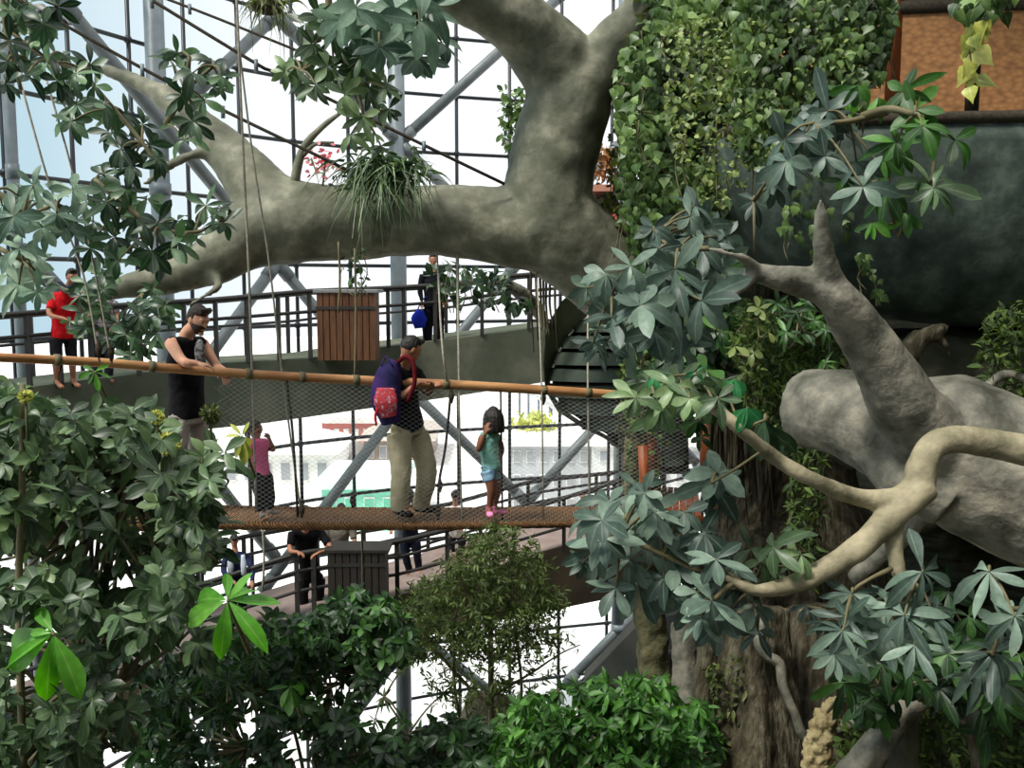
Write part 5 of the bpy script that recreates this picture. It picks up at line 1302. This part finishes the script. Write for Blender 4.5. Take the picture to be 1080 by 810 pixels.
whorl_plant('umbrella_plant', 'light green clump where the thin branch ends over the rail', 'plant',
    [(697, 427, 38), (717, 400, 36), (683, 402, 36), (740, 405, 34), (670, 420, 30), (700, 440, 36), (757, 420, 32), (728, 420, 36), (712, 408, 36)], 'lf_bush', 67, 36, 11, Y=5.2,
    stems=[[(755, 432, 3, 5.1), (720, 416, 3, 5.1), (690, 418, 2, 5.1)]], fill=3, fillr=12, sag=.35)
whorl_plant('umbrella_plant', 'emerald leaves above the branch tip', 'plant', [(775, 400, 30), (788, 430, 32), (690, 398, 18), (735, 392, 14)], 'lf_emerald', 68, 28, 10, Y=5.3, n=(3, 4), sag=.9)
whorl_plant('umbrella_plant', 'drooping dark leaves on a side twig above the long prong', 'plant', [(807, 443, 52), (812, 448, 50)], 'lf_dark', 69, 50, 15, Y=5.1, n=(5, 6), stems=[[(780, 462, 2, 5.1), (795, 448, 1.5, 5.1), (807, 443, 1.5, 5.1)]], sag=1.3)
whorl_plant('umbrella_plant', 'star shaped leaf hanging in front of the wooden landing', 'plant', [(751, 509, 44), (757, 500, 40)], 'lf_blue', 70, 44, 17, Y=5.0, n=(7, 8), stems=[[(800, 478, 1.5, 5.1), (775, 495, 1.5, 5), (751, 509, 1.5, 5)]], sag=.35)
whorl_plant('umbrella_plant', 'big leaved clump hiding the right end of the bridge deck', 'plant',
    [(635, 549, 42), (637, 568, 44), (694, 565, 56), (673, 617, 48), (743, 562, 48), (665, 590, 46), (712, 595, 46), (660, 545, 36), (625, 580, 36), (690, 540, 36), (722, 540, 38), (700, 610, 40), (650, 620, 36), (735, 585, 44), (755, 590, 38), (680, 520, 30)], 'lf_blue', 71, 46, 15, Y=5.0,
    stems=[[(790, 622, 4, 5.1), (745, 605, 3, 5), (700, 585, 3, 5), (655, 565, 2.5, 5)]], fill=14, fillr=17, sag=.35)
whorl_plant('umbrella_plant', 'large star shaped leaf clump above the fig stems', 'plant',
    [(751, 634, 54), (735, 625, 40), (765, 650, 46), (782, 614, 44), (776, 599, 42), (740, 650, 40), (795, 640, 36)], 'lf_blue', 72, 46, 14, Y=4.9,
    stems=[[(800, 620, 4, 5.1), (775, 615, 3, 5), (751, 634, 2.5, 4.9)]], fill=5, fillr=14, sag=.5)
whorl_plant('umbrella_plant', 'upright green leaves where the two prongs part', 'plant', [(816, 577, 46), (835, 565, 36), (805, 590, 34), (845, 585, 30)], 'lf_bush', 73, 40, 11, Y=5.3, n=(4, 5), fill=2)
whorl_plant('umbrella_plant', 'narrow leaved clump under the lower prong', 'plant',
    [(899, 626, 44), (889, 665, 46), (893, 650, 44), (905, 680, 44), (880, 690, 38), (915, 655, 36), (870, 655, 28)], 'lf_blue', 74, 40, 8.5, Y=5.1, n=(7, 9), stems=[[(940, 600, 3, 5.2), (915, 612, 2, 5.1), (899, 626, 2, 5.1), (892, 660, 2, 5.1)]], fill=4, fillr=12, sag=.6)
whorl_plant('umbrella_plant', 'middle leaf star of the lower right, below the looping branch', 'plant',
    [(973, 603, 58), (954, 649, 52), (945, 640, 44), (985, 650, 44), (965, 680, 44), (935, 670, 40)], 'lf_blue', 75, 50, 11, Y=5.1, n=(6, 8), stems=[[(955, 630, 3, 5.2), (965, 615, 2, 5.1), (973, 603, 2, 5.1)]], fill=4, fillr=16, sag=.45)
whorl_plant('umbrella_plant', 'largest leaf star at the right edge below the grey root', 'plant',
    [(1043, 603, 64), (1048, 688, 60), (1070, 650, 50), (1030, 700, 44)], 'lf_blue', 76, 60, 13, Y=4.9, n=(7, 9), stems=[[(1110, 640, 4, 5), (1060, 640, 3, 4.95), (1043, 603, 2, 4.9)], [(1060, 640, 2, 4.95), (1048, 688, 2, 4.9)]], fill=2, fillr=14, sag=.4)
whorl_plant('shade_plant', 'dim mass of leaves behind the stars at the lower right', 'plant',
    [(930, 700), (960, 710), (1000, 690), (1020, 660), (1060, 720), (1040, 740), (990, 725), (920, 735), (890, 720), (1075, 690)], 'lf_deep', 77, 42, 12, Y=6.2, fill=22, fillr=24, sag=.6)
hanging_mass('mossy_cover', 'dark moss and small ferns between the buttress roots at the bottom right', [(900, 740), (1090, 720), (1090, 830), (870, 830)], 7.7, 1600, 'lance', 14, 'lf_moss', 78, .5, W=.3, cat='moss')
hanging_mass('mossy_cover', 'green moss and fern on the ledge at the right edge', [(1040, 330), (1090, 310), (1090, 440), (1050, 420), (1030, 380)], 8.4, 520, 'lance', 13, 'lf_moss', 79, .4, W=.3, cat='moss')
hanging_mass('mossy_cover', 'yellowish moss between the thin fig stems', [(745, 700), (790, 690), (790, 830), (740, 830)], 8.25, 420, 'lance', 11, 'lf_olive', 80, .15, W=.35, cat='moss')

# glimpse between the tree fork and the vines: dry plant, salmon ledge, slatted crate, red panel
q = at(632, 200, 13.2)
b = MB(); b.box(q, (.62, .5, .09)); b.box(q - Vector((0, -.1, .45)), (.5, .3, .8)); tag(b.build('salmon_ledge', mat('salmon_paint', (196, 134, 112), (214, 158, 136), 2), None, smooth=False), 'salmon ledge glimpsed between the tree fork and the vine curtain', 'ledge')
hanging_mass('dry_plant', 'dry orange brown plant glimpsed between the tree fork and the vines', [(622, 155), (645, 155), (648, 180), (640, 190), (620, 182)], 13.2, 220, 'ellipse', 7, 'lf_dry', 151, .2, stems=8, stemm='bark_dark')
b = MB(); b.slab([[at(622, 228, 12.9), at(646, 222, 12.9), at(660, 242, 12.9), at(650, 250, 12.9)], [at(622, 228, 13.0), at(646, 222, 13.0), at(660, 242, 13.0), at(650, 250, 13.0)]])
tag(b.build('hanging_banner', mat('orange_red_panel', (206, 96, 74), (216, 112, 88), 2), None, smooth=False), 'orange red cloth just above the limb beside the vine curtain', 'banner')
b = MB()
for k in range(5): b.tube([at(618 + k * 3, 210 + k * 4, 13), at(652 - k * 2, 203 + k * 5, 13)], .02, seg=6, smooth=1)
for k in range(4): b.tube([at(622 + k * 8, 205, 13.02), at(624 + k * 8, 232, 13.02)], .018, seg=6, smooth=1)
tag(b.build('dark_trellis', M['wood_dark'], None), 'dark wooden trellis glimpsed between the tree fork and the vine curtain', 'trellis')
# ------------------------------------------------------------------ big bush in the left foreground, one shrub per leafy limb
def grow(av, d=4): return [(a, b_, c_ + d) for a, b_, c_ in av]
def rosette_bush(name, label, poly, seed, n, Y, Yj, Lpx, ratio=.42, m='lf_bush', nl=(4, 7), avoid=(), base=(120, 900), cat='shrub', kind='obovate', sag=.35, stemr=.014, up=.7, grad=None):
    r = random.Random(seed); lv = Leaves(kind, 6, seed, fold=.14); sb = MB()
    cx = sum(p[0] for p in poly) / len(poly); cy = sum(p[1] for p in poly) / len(poly)
    root = thing(name, at(base[0], base[1], Y + Yj), label, cat)
    hub = at(base[0], base[1], Y + Yj * .6)
    mid = [at(cx + (x - cx) * .45, cy + (y - cy) * .45 + 30, Y + Yj * .5) for x, y in scatter(poly, 7, r)]
    for q in mid: sb.tube([hub, hub.lerp(q, .5) + Vector((0, .1, 0)), q], [stemr * 1.8, stemr * 1.4, stemr * .8], seg=7, smooth=4)
    for x, y in scatter(poly, n, r, grow(avoid)):
        yy = Y + r.uniform(-Yj, Yj); p = at(x, y, yy); l = Lpx * yy / F * r.uniform(.75, 1.15)
        ax = TOCAM(p) * r.uniform(.0, .9) + Vector((r.uniform(-.7, .7), r.uniform(-.3, .3), up))
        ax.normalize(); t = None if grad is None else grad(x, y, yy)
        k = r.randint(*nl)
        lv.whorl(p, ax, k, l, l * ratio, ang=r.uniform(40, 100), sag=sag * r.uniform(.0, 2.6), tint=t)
        for j in range(2):
            q = p - ax * l * (.35 + .4 * j); lv.whorl(q, ax, 2, l, l * ratio, ang=95, sag=sag, tint=t)
        tgt = min(mid, key=lambda q: (q - p).length)
        if (tgt - p).length < .75: sb.tube([tgt, p - ax * l * 1.3, p], [stemr, stemr * .6, stemr * .4], seg=5, smooth=3)
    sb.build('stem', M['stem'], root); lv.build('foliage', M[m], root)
    return root
gaps = [(140, 520, 24), (67, 570, 26), (97, 562, 22), (18, 592, 26), (125, 600, 26), (155, 560, 18), (115, 492, 14), (15, 655, 28), (130, 618, 28), (112, 640, 20), (160, 622, 18), (197, 440, 30), (48, 530, 14), (205, 590, 12), (240, 633, 46), (45, 690, 50)]
rosette_bush('foreground_shrub', 'large leafy shrub filling the left side below the bamboo handrail',
    [(-20, 412), (20, 408), (60, 425), (110, 430), (150, 420), (165, 450), (205, 455), (240, 465), (232, 520), (210, 560), (215, 610), (180, 640), (100, 620), (-20, 640)], 101, 270, 4.9, .7, 31, ratio=.38, avoid=gaps, base=(70, 760))
rosette_bush('foreground_shrub', 'darker leafy shrub in the lower left corner',
    [(-20, 620), (100, 620), (190, 600), (225, 640), (215, 700), (150, 700), (130, 760), (60, 830), (-20, 830)], 102, 140, 4.6, .8, 32, ratio=.38, avoid=[(150, 700, 40), (165, 690, 30), (20, 655, 20), (45, 690, 46), (240, 633, 46)], base=(60, 900), m='lf_bush', grad=lambda x, y, Y: .30)  # leaf tint held towards the dark end
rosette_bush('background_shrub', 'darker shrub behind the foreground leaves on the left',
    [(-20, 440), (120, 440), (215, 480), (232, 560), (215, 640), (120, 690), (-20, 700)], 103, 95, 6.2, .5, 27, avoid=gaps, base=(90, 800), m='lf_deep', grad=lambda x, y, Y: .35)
def sprig(label, c, Y, leaves, seed, tint=.6, m='lf_bright'):
    """a fresh shoot: leaves as (tip px, tip py)"""
    lv = Leaves('obovate', 7, seed, droops=(.15, .3), fold=.12); root = thing('fresh_shoot', at(*c, Y), label, 'shoot')
    p = at(*c, Y); r = random.Random(seed)
    for x, y, dy in leaves:
        q = at(x, y, Y + dy); d = q - p; lv.add(p + d * .05, d, TOCAM(p) + Vector((0, 0, .6)), d.length * 1.05, d.length * .30, tint + r.uniform(-.25, .25))
    lv.build('foliage', M[m], root)
    b = MB(); b.tube([p + Vector((0, .3, -.35)), p + Vector((0, .1, -.12)), p], [.012, .01, .006], seg=6, smooth=3); b.build('stem', M['stem'], root)
sprig('bright green fresh shoot below the child in navy, largest of the bright shoots', (240, 633), 3.9, [(262, 606, 0), (240, 600, .1), (190, 655, 0), (232, 694, -.05), (282, 680, -.1), (272, 665, .1), (294, 633, .05), (205, 628, .15), (275, 612, .2)], 111)
sprig('bright green fresh shoot at the left edge', (56, 668), 3.8, [(46, 744, -.05), (88, 734, -.05), (66, 728, .1), (30, 665, 0), (8, 706, 0), (-8, 700, 0), (38, 640, .1), (-5, 680, .1), (60, 665, .1)], 112, tint=.55)
sprig('small bright shoot low in the dark shrub at the bottom', (306, 724), 6.0, [(283, 726, 0), (292, 748, 0), (304, 756, 0), (318, 748, 0), (325, 728, .1)], 113, m='lf_fern', tint=.7)
sprig('yellow green young shoot over the handrail left of the person in black', (100, 392), 4.9, [(88, 385, 0), (92, 405, 0), (112, 384, 0), (118, 398, .05), (104, 412, 0), (82, 398, 0)], 114, m='lf_fern', tint=.8)
sprig('yellow green leaves hiding the head of the small child', (255, 460), 6.5, [(244, 446, 0), (262, 446, 0), (248, 482, 0), (258, 490, 0), (240, 470, 0), (268, 470, .1), (236, 458, 0), (264, 486, .05)], 115, m='lf_yellow', tint=.1)
def flower_head(label, c, Y, rr_):
    root = thing('seed_head', at(*c, Y), label, 'flower'); lv = Leaves('lance', 3, int(c[0])); r = random.Random(int(c[0]))
    p = at(*c, Y)
    for i in range(160):
        d = rdir(r); lv.add(p + d * rr_ * .55, d, rdir(r), rr_ * .7, rr_ * .22)
    lv.build('florets', M['lf_yellow'] if 'yellow' in label else M['lf_olive'], root)
    b = MB(); b.ball(p, rr_ * .6, seg=12, rings=8); b.tube([p, p - Vector((0, 0, .2))], .007, seg=5); b.build('core', M['lf_olive'], root)
flower_head('round olive seed head in front of the grey shorts', (222, 437), 4.8, .05)
flower_head('yellow green flower head left of the olive seed head', (178, 468), 4.7, .055)
flower_head('small yellow green flower head under the person in black', (165, 440), 4.7, .035)
flower_head('yellowish flower head on the brown stalk at the left edge', (27, 418), 4.2, .03)
b = MB(); b.tube([at(24, 405, 4.3), at(23, 520, 4.3), at(20, 640, 4.3), at(26, 860, 4.3)], [.012, .016, .018, .02], seg=8, smooth=4)
tag(b.build('brown_stalk', M['stem'], None), 'straight brown stalk rising through the shrub at the left edge', 'stalk')

# ------------------------------------------------------------------ shrubs lower centre
g2 = [(265, 740, 10), (262, 762, 10), (272, 790, 8), (325, 780, 12), (300, 775, 8), (345, 715, 8), (370, 700, 8)]
rosette_bush('small_leaved_shrub', 'dark small leaved shrub rising below the dark bin',
    [(225, 660), (285, 650), (330, 648), (352, 632), (378, 622), (412, 632), (435, 660), (425, 690), (395, 720), (368, 742), (350, 780), (290, 760), (230, 740)], 121, 300, 7.4, .7, 18, ratio=.4, m='lf_deep', nl=(5, 7), avoid=g2, base=(330, 880), kind='ellipse', stemr=.012)
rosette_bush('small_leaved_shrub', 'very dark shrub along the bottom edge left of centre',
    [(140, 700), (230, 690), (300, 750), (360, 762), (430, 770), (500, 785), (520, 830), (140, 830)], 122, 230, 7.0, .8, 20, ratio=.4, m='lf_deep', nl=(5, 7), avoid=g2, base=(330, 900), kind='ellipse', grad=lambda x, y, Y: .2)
whorl_plant('strappy_plant', 'thin strap leaved plant between the shrubs at the lower left', 'plant', [(240, 720, 34), (255, 700, 34), (230, 745, 34), (265, 735, 30), (200, 735, 30), (215, 715, 30)], 'lf_deep', 123, 32, 3, n=(9, 12), Y=6.4, kind='lance', fill=6)
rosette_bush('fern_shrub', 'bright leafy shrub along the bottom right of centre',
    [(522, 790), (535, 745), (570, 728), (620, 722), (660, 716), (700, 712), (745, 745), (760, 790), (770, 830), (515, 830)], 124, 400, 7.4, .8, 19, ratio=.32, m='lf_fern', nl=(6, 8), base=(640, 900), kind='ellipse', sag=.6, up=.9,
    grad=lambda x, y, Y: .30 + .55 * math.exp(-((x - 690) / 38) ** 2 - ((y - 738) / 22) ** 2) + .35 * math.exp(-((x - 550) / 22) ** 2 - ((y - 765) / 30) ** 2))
# feathery tree: fine branches with tiny leaves
M['lf_feather'] = leaf_mat('feathery_leaf', (54, 66, 32), (84, 102, 54), (120, 138, 80), (110, 128, 80), rough=.6, trans=.4)
ft = thing('feathery_tree', at(517, 800, 9), 'slender feathery tree with fine olive leaves below the bridge', 'tree')
r = random.Random(131); sb = MB(); lv = Leaves('lance', 3, 131)
trunk_ = [(520, 830, 4, 9), (518, 740, 3.4, 9), (517, 660, 2.6, 9), (513, 600, 1.8, 9), (512, 560, 1, 9)]
limb(sb, trunk_, seg=8)
side_ = [[(518, 745, 2.6, 9), (490, 720, 2, 9), (455, 680, 1.5, 8.9), (435, 650, 1, 8.9)], [(518, 700, 2.4, 9), (545, 660, 1.6, 9.1), (565, 600, 1, 9.1)], [(518, 735, 2, 9), (560, 710, 1.5, 9.1), (590, 690, 1, 9.1), (612, 680, .7, 9.1)],
         [(517, 660, 2, 9), (490, 620, 1.4, 8.8), (475, 580, 1, 8.8)], [(495, 800, 2, 9.1), (480, 730, 2, 9.1), (478, 660, 1.3, 9.1), (470, 600, 1, 9.1)], [(545, 800, 2, 8.8), (550, 720, 1.6, 8.8), (540, 640, 1.2, 8.8), (548, 590, 1, 8.8)]]
for s_ in side_: limb(sb, s_, seg=6)
poly_top = [(412, 665), (430, 632), (470, 600), (500, 565), (530, 560), (560, 580), (570, 600), (588, 640), (570, 680), (520, 700), (470, 690), (430, 700)]
poly_bot = [(440, 700), (500, 690), (590, 660), (612, 680), (580, 720), (560, 745), (500, 770), (460, 740)]
allst = [trunk_] + side_
nodes_ = [at(*q[:2], q[3]) for s_ in allst for q in s_]
for poly, n in ((poly_top, 620), (poly_bot, 80)):
    for x, y in scatter(poly, n, r):
        p = at(x, y, 9 + r.uniform(-.6, .6)); tgt = min(nodes_, key=lambda q: (q - p).length)
        sb.tube([tgt.lerp(p, .45), p], [.004, .002], seg=3, smooth=1)
        d = (p - tgt).normalized() + Vector((0, 0, .3)) + rdir(r) * .5; d.normalize(); q = p - d * .10
        for k in range(13):
            o_ = q + d * (.022 * k); sdv = rdir(r); l_ = sdv - d * sdv.dot(d) * .6
            lv.add(o_, l_ + d * .4, rdir(r, 1), r.uniform(.06, .10), .020)
sb.build('branch', M['stem'], ft); lv.build('foliage', M['lf_feather'], ft)
whorl_plant('dark_sprig', 'dark palm like sprigs against the white glass left of the feathery tree', 'plant', [(405, 735, 18), (425, 760, 18), (395, 760, 16), (440, 785, 18), (455, 770, 16)], 'lf_deep', 132, 17, 2.6, n=(8, 10), Y=8.6, kind='lance', fill=6, stems=[[(450, 830, 2, 8.6), (430, 775, 1.5, 8.6), (405, 735, 1, 8.6)]])
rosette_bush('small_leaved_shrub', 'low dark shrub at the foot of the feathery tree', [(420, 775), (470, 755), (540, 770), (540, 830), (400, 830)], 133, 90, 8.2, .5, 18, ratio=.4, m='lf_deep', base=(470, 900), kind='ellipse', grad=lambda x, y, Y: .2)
# ivy string on the lower ramp and the pinkish streaked beam end
